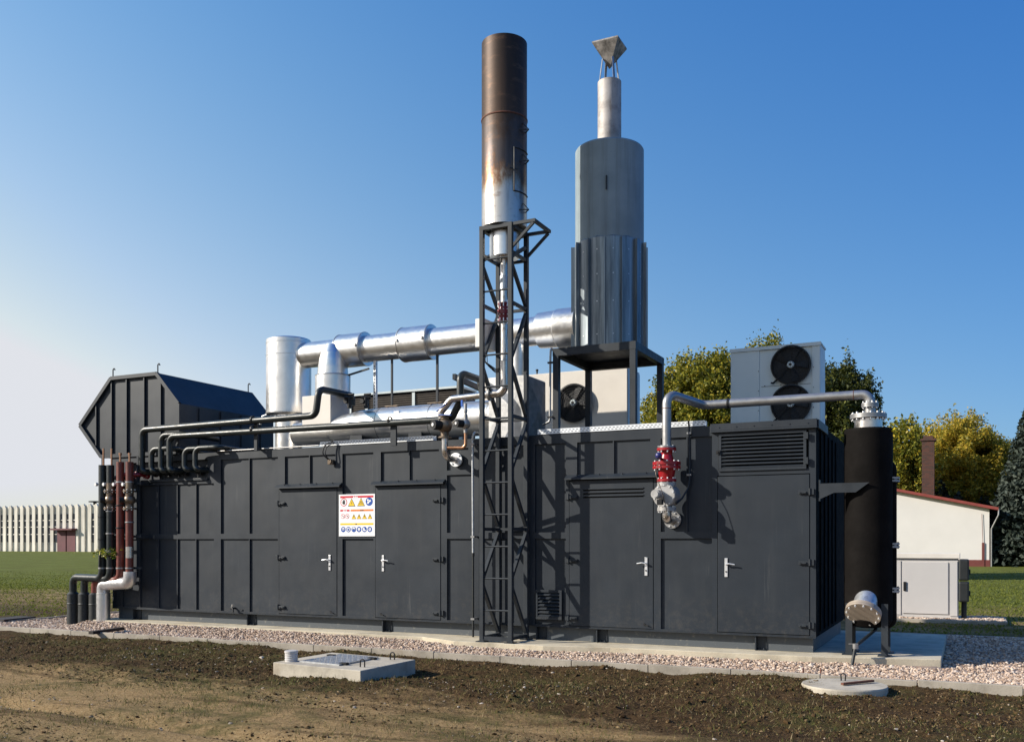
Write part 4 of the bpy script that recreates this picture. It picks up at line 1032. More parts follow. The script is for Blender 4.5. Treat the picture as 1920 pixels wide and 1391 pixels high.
mb = MB(); mb.bolts(ctr+ax_*.115, ax_, .135, 10, .011, .02); mb.bolts(vb_+Vector((0, 0, vz(907.5))), (0, 0, 1), .105, 8, .011, .09); mb.bolts(vb_+Vector((0, 0, vz(954.5))), (0, 0, 1), .105, 8, .011, .09); part_each(mb, 'bolt', 'chrome', gv)
mb = MB(); mb.cyl(ctr+ax_*.115+Vector((-.05, 0, .01)), ctr+ax_*.30+Vector((-.05, 0, .01)), .060, n=28); mb.cyl(ctr+ax_*.30+Vector((-.05, 0, .01)), ctr+ax_*.315+Vector((-.05, 0, .01)), .045, n=28); part(mb, 'motor', 'valvesilver', gv, .004)
mb = MB(); q = ctr+ax_*.25+Vector((0, 0, -.07)); mb.box(q-Vector((.035, .04, .06)), q+Vector((.035, .04, .01))); part(mb, 'connector', 'iron', gv, .004)
wf = Vector((X(1258, 0), 0, Z(1258, 974, 0)))
mb = MB(); mb.tube([vb_+Vector((0, 0, vz(958))), vb_+Vector((0, 0, wf.z)), (vx+.01, .02, wf.z)], .062, .12, 24); part(mb, 'elbow', 'stain', gv)
mb = MB(); mb.cyl((vx+.01, -.03, wf.z), (vx+.01, .0, wf.z), .118, n=36); o = part(mb, 'wall_flange', 'plain', gv, .003)
mb = MB(); mb.bolts((vx+.01, -.03, wf.z), (0, 1, 0), .095, 8, .012, .03); part_each(mb, 'bolt', 'chrome', o)
mb = MB(); mb.tube([vb_+Vector((-.06, -.19, vz(868))), vb_+Vector((-.07, -.28, vz(890))), vb_+Vector((.02, -.27, vz(925))), vb_+Vector((.06, -.2, vz(958)))], .005, .1, 6); part(mb, 'cable', 'brass', gv)
cdt = thing('cable_conduit', 'thin grey conduit bending down the wall right of the red valve', 'conduit', P(1292, 900, -.03))
mb = MB(); mb.tube([P(1291, 789, -.06), P(1292, 800, -.03), P(1293, 900, -.03), P(1290, 915, -.05), P(1279, 934, -.13), P(1268, 944, -.3)], .013, .1, 10); part(mb, 'tube', 'steel', cdt)
mb = MB()
for q in (812, 890): c = P(1292, q, -.03); mb.box(c-Vector((.03, .012, .012)), c+Vector((.03, .025, .012)))
part_each(mb, 'clip', 'plain', cdt)

tk = thing('filter_vessel', 'tall black insulated vessel on steel legs beside the right container end', 'vessel', tc+Vector((0, 0, .17)))
ztop = 3.02
mb = MB(); mb.lathe(tc, [(.10, .50), (tr*.85, .53), (tr, .60), (tr, 2.99), (tr*.97, ztop), (.15, ztop+.005)], n=56, cap=False); part(mb, 'shell', 'tank', tk)
mb = MB(); mb.lathe(tc, [(.168, ztop-.02), (.168, 3.16), (.168, 3.16)], n=40, cap=False); part(mb, 'neck', 'stain', tk)
mb = MB(); mb.lathe(tc, [(.1, 3.155), (.222, 3.155), (.222, 3.18), (.219, 3.181), (.219, 3.184), (.222, 3.185), (.222, 3.21), (.06, 3.21)], n=44); fg = part(mb, 'flange', 'plain', tk)
mb = MB(); mb.bolts(tc+Vector((0, 0, 3.182)), (0, 0, 1), .195, 14, .013, .10); mb.bolts(tc+Vector((.02, 0, 3.33)), (0, 0, 1), .085, 8, .010, .09); part_each(mb, 'bolt', 'chrome', fg)
mb = MB(); q = tc+Vector((.02, 0, 0)); mb.lathe(q, [(.066, 3.205), (.066, 3.29), (.105, 3.30), (.105, 3.322), (.10, 3.325), (.105, 3.328), (.105, 3.35), (.06, 3.352)], n=32); part(mb, 'top_nozzle', 'plain', tk)
for dx, dy in ((-.21, -.21), (.21, -.21), (.21, .21), (-.21, .21)):
    q = tc+Vector((dx, dy, 0)); mb = MB(); mb.box((q.x-.04, q.y-.04, .182), (q.x+.04, q.y-.028, .82)); mb.box((q.x-.04, q.y-.027, .182), (q.x-.028, q.y+.04, .82)); part(mb, 'leg', 'steel', tk)
    mb = MB(); mb.box((q.x-.08, q.y-.08, .171), (q.x+.08, q.y+.08, .183)); part(mb, 'foot_plate', 'steel', tk)
# inspection nozzle at the front, pointing at the viewer and down
c0 = P(1624, 1126, tc.y-.22); dv = Vector((-.12, -.66, -.74)).normalized()
mb = MB(); mb.cyl(c0-dv*.15, c0+dv*.16, .142, n=40); part(mb, 'manhole_neck', 'galv', tk)
mb = MB(); mb.cyl(c0+dv*.16, c0+dv*.195, .215, n=44); mb.cyl(c0+dv*.197, c0+dv*.225, .215, n=44); o = part(mb, 'manhole_cover', basic('tan_primed_steel', (.36, .30, .24), .5, .3, .12), tk)
mb = MB(); mb.bolts(c0+dv*.195, dv, .190, 12, .013, .10); part_each(mb, 'bolt', 'chrome', o)
spx = X(1671, tc.y+.05); sp0 = Vector((spx, tc.y+.05, 0))
mb = MB(); mb.tube([(tc.x+.15, tc.y+.03, 2.56), (spx, tc.y+.05, 2.56), (spx, tc.y+.05, .56), (tc.x+.15, tc.y+.03, .56)], .066, .12, 18); so_ = part(mb, 'side_pipe', 'tank', tk)
for py_ in (899, 1022, 1105):
    z = Z(1671, py_, tc.y+.05)
    mb = MB(); mb.cyl(sp0+Vector((0, 0, z-.030)), sp0+Vector((0, 0, z-.008)), .100, n=24); mb.cyl(sp0+Vector((0, 0, z+.008)), sp0+Vector((0, 0, z+.030)), .100, n=24); mb.cyl(sp0+Vector((0, 0, z-.008)), sp0+Vector((0, 0, z+.008)), .085, n=24); o = part(mb, 'pipe_flange', 'valvesilver', so_)
    b = MB(); b.bolts(sp0+Vector((0, 0, z)), (0, 0, 1), .086, 8, .009, .085); part(b, 'bolt', 'iron', so_)
z1 = Z(1590, 905, -.02)
mb = MB(); mb.box((.03, .02, z1-.22), (.045, .10, z1+.05)); mb.add([(.045, -.03, z1), (.64, -.03, z1), (.48, -.03, z1-.12), (.22, -.03, z1-.12), (.045, -.03, z1-.20), (.045, -.02, z1), (.64, -.02, z1), (.48, -.02, z1-.12), (.22, -.02, z1-.12), (.045, -.02, z1-.20)],
    [(0, 4, 3, 2, 1), (5, 6, 7, 8, 9), (0, 1, 6, 5), (1, 2, 7, 6), (2, 3, 8, 7), (3, 4, 9, 8), (4, 0, 5, 9)])
mb.box((.045, -.0195, z1-.012), (.60, .02, z1)); part(mb, 'wall_bracket', 'steel', tk)
mb = MB(); mb.tube([P(1690, 806, .3)-Vector((.14, 0, 0)), P(1690, 806, .3)-Vector((.06, .05, -.02)), P(1690, 806, .3)-Vector((.10, .09, .02))], .014, .02, 8); part(mb, 'yellow_strap', 'yellow', tk)
d0, d1, d2 = P(1642, 1180, .10), P(1604, 1211, -.30), P(1595, 1250, -.48)
mb = MB(); mb.tube([tc+Vector((0, 0, .58)), d0+Vector((.0, .1, .0)), d1, (d1.x-.04, d1.y-.10, .03)], .020, .05, 12); dp = part(mb, 'drain_pipe', 'black', tk)
mb = MB(); mb.cyl(d1+Vector((0, 0, -.03)), d1+Vector((0, 0, .03)), .035, n=12); mb.bar(d1+Vector((-.08, 0, .025)), d1+Vector((.03, 0, .03)), .018, .008); part(mb, 'tap', 'plain', dp)

# ------------------------------------------------------------ VALVE TRAIN beside the tower
GY_ = -.32
vt = thing('gas_valve_train', 'stainless pipe train with two black topped valves and blue levers left of the tower', 'valve assembly', P(835, 870, GY_))
mb = MB(); mb.tube([fc+Vector((-.24, 0, 3.72)), P(846, 748, GY_), P(826, 774, GY_), P(828, 785, GY_)], .050, .12, 20); part(mb, 'upper_pipe', 'stain', vt)
b1 = P(834, 798, GY_)
mb = MB(); mb.sphere(b1, .115, 20, (1, .85, 1)); mb.lathe(b1, [(.05, -.185), (.10, -.185), (.10, -.165), (.06, -.16), (.06, -.1)], n=24); mb.lathe(b1, [(.06, .1), (.06, .125), (.09, .13), (.09, .155), (.05, .155)], n=24); part(mb, 'valve_body', 'brass', vt)
mb = MB(); d = Vector((-.42, -.9, 0)).normalized(); mb.cyl(b1+d*.09, b1+d*.21, .075, n=8); h1 = part(mb, 'actuator', 'iron', vt, .004)
mb = MB(); mb.cyl(b1+d*.21, b1+d*.222, .025, n=14); part(mb, 'indicator', 'white', h1)
b2 = P(873, 795, GY_+.02)
mb = MB(); mb.sphere(b2, .075, 16); mb.cyl(b2+Vector((0, 0, -.13)), b2+Vector((0, 0, .14)), .03, n=14); mb.cyl(b2+Vector((.0, 0, .09)), b2+Vector((0, 0, .30)), .022, n=12); mb.cyl(b2+Vector((0, 0, .17)), b2+Vector((0, 0, .21)), .035, n=6); part(mb, 'valve_body', 'plain', vt)
mb = MB(); mb.cyl(b2+d*.06, b2+d*.17, .058, n=8); h2 = part(mb, 'actuator', 'iron', vt, .004)
mb = MB(); mb.cyl(b2+d*.17, b2+d*.182, .02, n=14); part(mb, 'indicator', 'white', h2)
e1 = P(832, 853, GY_); wf2 = P(853, 862, 0)
mb = MB(); mb.tube([b1+Vector((0, 0, -.17)), (b1.x, GY_, wf2.z), (b1.x+.02, .02, wf2.z)], .048, .13, 20); part(mb, 'lower_pipe', 'stain', vt)
mb = MB(); mb.cyl((b1.x+.02, -.03, wf2.z), (b1.x+.02, -.0, wf2.z), .105, n=32); mb.bolts((b1.x+.02, -.03, wf2.z), (0, 1, 0), .082, 4, .014, .03); part(mb, 'wall_flange', 'tray', vt)
mb = MB(); mb.tube([b2+Vector((0, 0, -.12)), (b2.x, b2.y, Z(872, 839, GY_)), (b1.x+.03, GY_, Z(838, 839, GY_))], .024, .06, 14); part(mb, 'bypass_pipe', 'copper', vt)
for a, b in (((818, 772), (838, 755)), ((822, 778), (846, 778)), ((866, 750), (866, 762))):
    mb = MB(); mb.bar(P(*a, GY_-.08), P(*b, GY_-.08), .03, .012); part(mb, 'lever', 'blue', vt, .003)
rd_ = thing('riser_conduit', 'slim vertical conduit, silver above and black below, left of the tower', 'conduit', P(887, 1215, -.14))
mb = MB(); mb.tube([P(897, 812, .05), P(889, 810, -.14), P(886, 824, -.14), P(887, 1040, -.14)], .017, .05, 12); part(mb, 'upper_tube', 'galv', rd_)
mb = MB(); p1 = P(887, 1040, -.14); mb.cyl(p1, (p1.x, p1.y, .18), .016, n=12); mb.cyl(p1+Vector((0, 0, -.02)), p1+Vector((0, 0, .03)), .022, n=12); part(mb, 'lower_tube', 'black', rd_)
mb = MB()
for q in (832, 1006, 1160): c = P(887, q, -.14); mb.box(c-Vector((.03, .022, .014)), c+Vector((.03, .022, .014))); mb.box(c+Vector((-.012, .022, -.012)), c+Vector((.012, .139, .012)))
part_each(mb, 'clip', 'plain', rd_)
dr = thing('roof_drain_pipe', 'thin dark pipe dropping from the duct collar beside the silencer frame', 'pipe', P(1032, 795, .3))
mb = MB(); mb.tube([P(1040, 660, .5), P(1033, 652, .3), P(1032, 670, .3), P(1031, 790, .3), P(1018, 796, .3)], .017, .04, 10); part(mb, 'tube', 'plain', dr)
mb = MB()
for q in (680, 782): c = P(1032, q, .3); mb.box(c-Vector((.04, .02, .012)), c+Vector((.04, .02, .012)))
part_each(mb, 'clip', 'iron', dr)

# ------------------------------------------------------------ CABLE TRAYS and cables
def tray(a, b, y, label):
    x0, x1 = X(a, y), X(b, y); t = thing('cable_tray', label, 'cable tray', ((x0+x1)/2, y, ZT), 'cable trays along the roof edge')
    z = ZT+.012; mb = MB(); mb.box((x0, y, z), (x1, y+.004, z+.07)); mb.box((x0, y+.005, z), (x1, y+.10, z+.004)); mb.box((x0, y+.10, z), (x1, y+.104, z+.07)); o = part(mb, 'channel', 'tray', t)
    h = MB(); q = x0+.03; k = 0
    while q < x1-.05: h.box((q, y-.0012, z+.018), (q+.028, y-.0004, z+.026)); h.box((q+.02, y-.0012, z+.044), (q+.048, y-.0004, z+.052)); q += .055
    part(h, 'slot', 'darkin', t)
tray(600, 812, -.005, 'short perforated zinc cable tray above the two left doors')
tray(1008, 1322, -.005, 'long perforated zinc cable tray passing behind the upright steel pipe')
rl = tag(part(MB().tube([P(408, 846, -.02), P(500, 839.5, -.02), P(598, 835, -.01)], .012, .1, 8), 'roof_cable', 'plain'), 'pale cable run along the roof edge left of the short tray', 'cable')
sk = thing('cable_socket', 'small cable gland with looping black cable below the short tray', 'socket', P(620, 868, -.04))
c = P(620, 865, -.045)
mb = MB(); mb.cyl(c+Vector((0, .08, .0)), c+Vector((0, -.04, 0)), .035, n=12); mb.box(c+Vector((-.05, -.02, -.05)), c+Vector((.05, .04, .02))); part(mb, 'gland', 'brass', sk, .005)
mb = MB(); mb.tube([c+Vector((-.02, -.02, .02)), c+Vector((-.11, -.08, .12)), c+Vector((-.08, -.06, .26)), c+Vector((.05, 0, .32))], .010, .1, 8); mb.tube([c+Vector((.02, -.02, .0)), c+Vector((-.05, -.09, .10)), c+Vector((-.04, -.06, .24)), c+Vector((.08, 0, .30))], .008, .1, 8); part(mb, 'cable', 'iron', sk)

# ------------------------------------------------------------ HOOKED PIPES, LONG PIPES
HPY = -.20
def hook(px, ptop, pend, label, run=None, rad=.052, z_flange=2.83, mat='greenblack'):
    x_ = X(px, HPY); zt = Z(px, ptop, HPY)
    t = thing('hooked_pipe', label, 'pipe', (x_, HPY, z_flange-.1), 'hooked pipes leaving the niche')
    p = [(x_+.10, .08, z_flange), (x_+.05, HPY, z_flange), (x_, HPY, z_flange+.05), (x_, HPY, zt)]+run(x_, zt)
    mb = MB(); mb.tube(p, rad, .12, 18); part(mb, 'tube', mat, t)
    mb = MB(); mb.flange((x_+.10, .03, z_flange), (0, 1, 0), .085, .02); mb.bolts((x_+.10, .02, z_flange), (0, 1, 0), .068, 6, .010, .03); part(mb, 'flange', 'iron', t)
    return t
back = lambda x_, zt: [(x_+.05, .35, zt-.01), (x_+.05, 1.5, zt-.03)]
side = lambda L_: (lambda x_, zt: [(x_+L_, HPY+.03, zt), (x_+L_+.1, .5, zt-.03)])
h1 = hook(266, 806, None, 'leftmost hooked dark pipe, tallest, running on as the upper long pipe', lambda x_, zt: [(X(592, HPY), HPY, Z(592, 779, HPY)), (X(598, HPY), HPY, Z(598, 729, HPY)), P(660, 742, .75)+Vector((0, 0, 0)), P(660, 760, .75)], .056)
hook(284, 842, None, 'low hooked dark pipe second from the left end of the niche', side(.45), .05)
hook(302, 816, None, 'hooked dark pipe third from left, passing under the upper long pipe', side(.55), .05)
hook(318, 818, None, 'hooked dark pipe running on as the lower long pipe to the valves', lambda x_, zt: [P(846, 786, HPY), P(863, 752, HPY), P(863, 699, HPY), P(900, 712, .35), P(905, 740, .5)], .054)
hook(346, 842, None, 'low hooked dark pipe second from the right end of the niche', side(.5), .046)
hook(366, 840, None, 'rightmost low hooked dark pipe beside the niche edge', side(.5), .046)
for px_, pt, pb in ((473, 787, 845), (735, 797, 828)):
    pass
ps = thing('pipe_support', 'dark post with two clamps holding both long pipes near the hood', 'pipe support', (X(474, HPY), HPY, ZT))
x_ = X(474, HPY); mb = MB(); mb.box((x_-.03, HPY+.065, ZT-.02), (x_+.03, HPY+.10, 3.62)); mb.box((x_-.03, HPY+.101, ZT+.005), (x_+.03, .12, ZT+.03)); part(mb, 'post', 'steel', ps)
for zc, r in ((3.615, .056), (3.455, .054)):
    mb = MB(); mb.lathe((x_-.015, HPY, zc), [(r, 0), (r+.012, 0), (r+.012, .03), (r, .03)], (1, 0, 0), 24, cap=False); part_each(mb, 'clamp', 'iron', ps)
ps = thing('pipe_support', 'dark post clamped to the lower long pipe in front of the silver vessel', 'pipe support', (X(735, HPY), HPY, ZT))
x_ = X(735, HPY); mb = MB(); mb.box((x_-.05, HPY+.03, ZT-.06), (x_+.05, HPY+.07, 3.41)); part(mb, 'post', 'steel', ps)
mb = MB(); mb.lathe((x_-.05, HPY, 3.455), [(.054, 0), (.064, 0), (.064, .03), (.054, .03)], (1, 0, 0), 24, cap=False); part_each(mb, 'clamp', 'iron', ps)

# ------------------------------------------------------------ FOUR RISERS at the left end
RY, SYL = -.36, -.22
risers = [(192, 137, 'greenblack', 'black', 'outer left black insulated riser pipe with lagged sleeve in the gravel', 'a'),
          (207, 158, 'greenblack', 'black', 'black insulated riser with round brass valve, next to the red pipes', 'b'),
          (225.5, 178, 'brownred', 'black', 'plain oxide red riser pipe between the two valved risers', 'c'),
          (243, 195.5, 'brownred', 'foil', 'oxide red riser with brass valve ending in a silver foil elbow', 'd')]
for i, (pa, pb, mat, sleeve, label, kd) in enumerate(risers):
    xa_ = X(pa, RY); xb_ = X(pb, SYL); zt = Z(pa, 872 if i < 2 else 866, RY); zb = Z(pa, 1077+i*2, RY); r = .066
    t = thing('riser_pipe', label, 'pipe', (xa_, RY, .06), 'riser pipes at the left container end')
    zh = .93-.012*i
    if kd == 'd':
        mb = MB(); mb.cyl((xa_, RY, 1.02), (xa_, RY, zt), r, n=22); part(mb, 'tube', mat, t)
        mb = MB(); mb.tube([(xa_+.01, RY, 1.06), (xa_+.01, RY, zh-.03), (xb_, SYL-.02, zh-.08), (xb_, SYL-.02, .62)], .112, .17, 24); part(mb, 'foil_elbow', 'foil', t)
        mb = MB(); mb.cyl((xb_, SYL-.02, .66), (xb_, SYL-.02, .03), .120, n=32); o = part(mb, 'sleeve', 'silver', t)
        mb = MB(); mb.lathe((xb_, SYL-.02, .645), [(.120, 0), (.124, .003), (.124, .012), (.120, .015)], n=32, cap=False); part_each(mb, 'seam_band', 'silver', o)
    else:
        mb = MB(); mb.tube([(xa_, RY, zt), (xa_, RY, zh), (xb_, SYL, zh), (xb_, SYL, .5)], r, .14, 22); part(mb, 'tube', mat, t)
        mb = MB(); mb.lathe((xb_, SYL, .02), [(.112, 0), (.108, .04), (.104, .3), (.106, .60), (.070, .635)], n=26); mb.lathe((xb_, SYL, .42), [(.104, 0), (.11, .02), (.104, .04)], n=26, cap=False); part(mb, 'sleeve', sleeve, t)
    if kd in 'bd':
        zc = Z(pa, 937, RY); c = Vector((xa_, RY, zc))
        mb = MB(); mb.sphere(c, .10, 18, (1, 1, 1)); mb.lathe(c, [(.06, -.17), (.115, -.17), (.115, -.14), (.07, -.13), (.07, -.08)], n=26); mb.lathe(c, [(.07, .08), (.07, .13), (.115, .14), (.115, .17), (.06, .17)], n=26); mb.cyl(c+Vector((0, 0, .17)), c+Vector((0, 0, .30)), .07, n=20); vbd = part(mb, 'valve', 'brass', t)
        mb = MB(); mb.bolts(c+Vector((0, 0, .155)), (0, 0, 1), .097, 8, .011, .06); mb.bolts(c+Vector((0, 0, -.155)), (0, 0, 1), .097, 8, .011, .06); part_each(mb, 'bolt', 'chrome', vbd)
        mb = MB(); mb.cyl(c+Vector((-.06, -.07, 0)), c+Vector((-.11, -.13, 0)), .05, n=14); part(mb, 'actuator_cap', 'iron', vbd)
        if kd == 'd':
            mb = MB(); mb.cyl((xa_, RY, 1.30), (xa_, RY, 1.50), .069, n=24); part(mb, 'bare_joint', 'stain', t)
    if i >= 2:
        mb = MB(); mb.cyl((xa_, RY, zt), (xa_, RY, zt+.12), .018, n=10); mb.cyl((xa_, RY, zt+.12), (xa_, RY, zt+.16), .028, n=8); part(mb, 'air_vent', 'copper', t)
    else:
        mb = MB(); mb.cyl((xa_+.03, RY, zt), (xa_+.03, RY, zt+.30), .016, n=10); part(mb, 'air_vent', 'copper', t)
    mb = MB()
    for q in (905, 1066):
        if i < 2 and q == 905: continue
        zc = Z(pa, q, RY); mb.lathe((xa_, RY, zc), [(r, 0), (r+.008, .0), (r+.008, .025), (r, .025)], n=24, cap=False)
    part_each(mb, 'band_clamp', 'plain', t)
    sz_ = zt-.22; mb = MB(); mb.tube([(xa_, RY, sz_), (xa_+.10, RY+.12, sz_), (xa_+.10, -.02, sz_)], .034, .05, 12); part(mb, 'branch', mat if i < 2 else 'darkred', t)
    mb = MB(); mb.cyl((xa_+.10, -.10, sz_), (xa_+.10, -.075, sz_), .07, n=18); mb.cyl((xa_+.10, -.07, sz_), (xa_+.10, -.045, sz_), .07, n=18); fo = part(mb, 'flange', 'iron' if i < 2 else 'darkred', t)
    mb = MB(); mb.bolts((xa_+.10, -.0725, sz_), (0, 1, 0), .055, 6, .009, .07); part_each(mb, 'bolt', 'chrome', fo)
    for zq in (1.62, 2.02):
        mb = MB(); mb.lathe((xa_, RY, zq+.1*i), [(r, 0), (r+.012, .003), (r+.012, .022), (r, .025)], n=22, cap=False); part(mb, 'coupling', 'plain' if i % 2 else 'iron', t)
    # pressure gauge on the left of the pipe
    zc = Z(pa, 908, RY); g = Vector((xa_-.09, RY-.06, zc)); mb = MB(); mb.cyl(g+Vector((.01, .02, 0)), g+Vector((0, -.02, 0)), .032, n=18); mb.cyl(g, Vector((xa_-.03, RY, zc)), .009, n=8); go = part(mb, 'gauge', 'chrome', t)
    mb = MB(); mb.cyl(g+Vector((0, -.0205, 0)), g+Vector((0, -.022, 0)), .027, n=18); part(mb, 'dial', 'white', go)
rk = thing('pipe_rack', 'dark steel angle rack fixed to the wall behind the riser pipes', 'pipe rack', (X(218, -.2), -.2, .9))
for q, zc in ((1005, 1.68), (905, 2.62), (1066, 1.12)):
    mb = MB(); mb.box((X(186, -.29), -.285, zc-.02), (X(264, -.29), -.255, zc+.02)); part_each(mb, 'cross_bar', 'steel', rk)
for q in (196, 262):
    mb = MB(); mb.box((X(q, -.2)-.02, -.254, .95), (X(q, -.2)+.02, -.22, 3.1)); part(mb, 'upright', 'steel', rk)
    mb = MB(); mb.box((X(q, -.2)-.018, -.219, 1.65), (X(q, -.2)+.018, -.002, 1.71)); mb.box((X(q, -.2)-.018, -.219, 2.6), (X(q, -.2)+.018, -.002, 2.66)); part(mb, 'wall_arm', 'steel', rk)
# bundle of yellow-green plastic on the black pipes
bn = thing('plastic_bundle', 'bright yellow green tangled plastic wrapping tied round the black risers', 'wrapping', P(205, 1045, RY-.05))
n = 420; c = P(205, 1036, RY-.03)
pp = np.array(c)+nr.normal(0, 1, (n, 3))*np.array([.11, .05, .034]); V = (pp[:, None]+nr.normal(0, .020, (n, 4, 3))).reshape(-1, 3)
kind(np_mesh('wrap', V, np.arange(4*n).reshape(-1, 4), M['yg'], bn), 'stuff')
mb = MB(); mb.sphere(c, .12, 14, (1.1, .7, .6)); part(mb, 'core', 'black', bn)
mb = MB(); mb.tube([c+Vector((-.13, -.05, .02)), c+Vector((-.17, -.06, -.05)), c+Vector((-.18, -.06, -.26))], .02, .05, 8); part(mb, 'tail', 'black', bn)

# ------------------------------------------------------------ FOREGROUND: hatch slab, manhole cover, plank
def WG(px, py, z):                             # ground pixel at height z
    t = (CAM.z-z)*FOC/(py-HY); return W(px, py, t)
hz = .14
A, B, Cc = WG(512, 1241, hz), WG(676, 1257, hz), WG(779, 1236, hz); D = A+(Cc-B)
ht = thing('access_hatch', 'rectangular concrete hatch slab with checker plate lid lying on the soil', 'hatch', ((A.x+Cc.x)/2, (A.y+Cc.y)/2, 0))
mb = MB(); q = [A, B, Cc, D]; mb.add([Vector((p.x, p.y, -.05)) for p in q]+q, [(4, 5, 6, 7), (0, 1, 5, 4), (1, 2, 6, 5), (2, 3, 7, 6), (3, 0, 4, 7)]); part(mb, 'slab', 'hatchc', ht, .008)
ux, uy = (B-A), (D-A)
def hp(u, v, z=0): p = A+ux*u+uy*v; return Vector((p.x, p.y, hz+z))
mb = MB(); q = [hp(.20, .16), hp(.66, .16), hp(.66, .86), hp(.20, .86)]; mb.add([p+Vector((0, 0, .001)) for p in q]+[p+Vector((0, 0, .018)) for p in q], [(4, 5, 6, 7), (0, 1, 5, 4), (1, 2, 6, 5), (2, 3, 7, 6), (3, 0, 4, 7)]); lid = part(mb, 'lid', 'galv', ht)
mb = MB()
for i in range(14):
    for j in range(14):
        p = hp(.225+.0315*i, .19+.049*j, .0185); d = (ux.normalized()+uy.normalized()*(1 if (i+j) % 2 else -1)).normalized(); d.z = 0
        mb.bar(p-d*.018, p+d*.018, .010, .006)
kind(part(mb, 'tread', 'galv', lid), 'stuff')
for u, v in ((.66, .24), (.66, .74), (.20, .7)):
    mb = MB(); p = hp(u, v, .012); mb.box(p-Vector((.05, .03, .008)), p+Vector((.05, .03, .016))); part_each(mb, 'lid_hinge', 'iron', lid)
mb = MB(); p = hp(.10, .16, 0); mb.lathe(p, [(.075, 0), (.075, .10), (.082, .105), (.082, .13), (.06, .135)], n=26)
for i in range(3): mb.lathe(p+Vector((0, 0, .02+.027*i)), [(.075, 0), (.079, .004), (.079, .010), (.075, .014)], n=26, cap=False)
part(mb, 'vent_stub', 'cabm', ht)
for u, v in ((.88, .22), (.82, .86)):
    mb = MB(); p = hp(u, v, -.01); mb.tube([p-Vector((.03, 0, 0)), p+Vector((-.03, 0, .10)), p+Vector((.03, 0, .10)), p+Vector((.03, 0, 0))], .008, .03, 8); part(mb, 'lifting_loop', 'iron', ht)
mc = WG(1583, 1281, .09)
mh = thing('manhole_cover', 'round pale concrete cover with rusty iron bar, breaking the kerb line', 'manhole', (mc.x, mc.y, -.02))
mr = 77*T(1583, mc.y)/FOC
mb = MB(); mb.lathe((mc.x, mc.y, 0), [(mr*.99, -.06), (mr, .07), (mr*.985, .085), (.01, .09)], n=56, cap=False); part(mb, 'disc', 'hatchc', mh)
mb = MB(); a, b = WG(1579, 1283, .10), WG(1637, 1277, .10); mb.bar(a+Vector((0, 0, .008)), b+Vector((0, 0, .008)), .035, .022); part(mb, 'iron_bar', 'rust', mh)
mb = MB(); p = WG(1581, 1276, .085); mb.tube([p-Vector((.02, 0, 0)), p+Vector((-.025, 0, .08)), p+Vector((.025, 0, .08)), p+Vector((.02, 0, 0))], .007, .02, 8); part(mb, 'lifting_loop', 'iron', mh)
for q, qq in ((1506, 1268), (1539, 1263)):
    st = WG(q, qq, .06); tag(part(MB().cyl((st.x, st.y, .0), (st.x, st.y, .16 if q < 1520 else .13), .009, n=8), 'steel_peg', 'rust'), 'thin rusty peg at the left rim of the manhole cover' if q < 1520 else 'thin rusty peg just behind the manhole cover rim', 'peg')
a, b = WG(176, 1191, .06), WG(232, 1184, .06)
pl_ = MB(); pl_.bar(a+Vector((0, -.06, .05)), b+Vector((0, -.03, .06)), .10, .05); tag(part(pl_, 'dark_plank', 'ply', None, .004), 'short dark plank resting against the kerb below the risers', 'plank')
a, b = WG(-10, 1166, .06), WG(50, 1160, .06)
pl_ = MB(); pl_.bar(a+Vector((0, 0, .03)), b+Vector((0, 0, .03)), .45, .05); tag(part(pl_, 'flat_board', 'ply', None, .004), 'dark flat board lying on the gravel at the left picture edge', 'board')

# ------------------------------------------------------------ BACKGROUND: cabinet, house, factory, trees
cb = thing('electrical_cabinet', 'pale grey electrical cabinet with one wide door on a gravel pad', 'cabinet', W(1720, 1157, 18.7)*1)
CYY = 8.15
cx0, cx1 = X(1668, CYY), X(1797, CYY); ztop = Z(1790, 1047, CYY)
cb.location = ((cx0+cx1)/2, CYY+.2, .06)
mb = MB(); mb.box((cx0-.35, CYY, .07), (cx1, CYY+.42, ztop)); part(mb, 'case', 'cabm', cb, .006)
mb = MB(); mb.box((cx0-.38, CYY-.05, ztop+.001), (cx1+.03, CYY+.46, ztop+.105)); part(mb, 'lid', 'cream', cb, .01)
d0, d1 = X(1692, CYY), X(1778, CYY); zz0, zz1 = Z(1700, 1149, CYY), Z(1700, 1053, CYY)
mb = MB(); mb.box((d0, CYY-.022, zz0), (d1, CYY-.001, zz1)); dd = part(mb, 'door', 'cabm', cb, .006)
mb = MB(); mb.box((d0+.02, CYY-.045, Z(1697, 1107, CYY)), (d0+.075, CYY-.023, Z(1697, 1090, CYY))); part(mb, 'handle', 'iron', dd, .006)
mb = MB(); mb.box((d1+.03, CYY-.018, zz0-.03), (cx1-.02, CYY-.001, zz1+.02)); mb.box((cx0-.3, CYY-.018, zz0-.03), (d0-.03, CYY-.001, zz1+.02)); part_each(mb, 'frame_strip', 'cabm', cb)
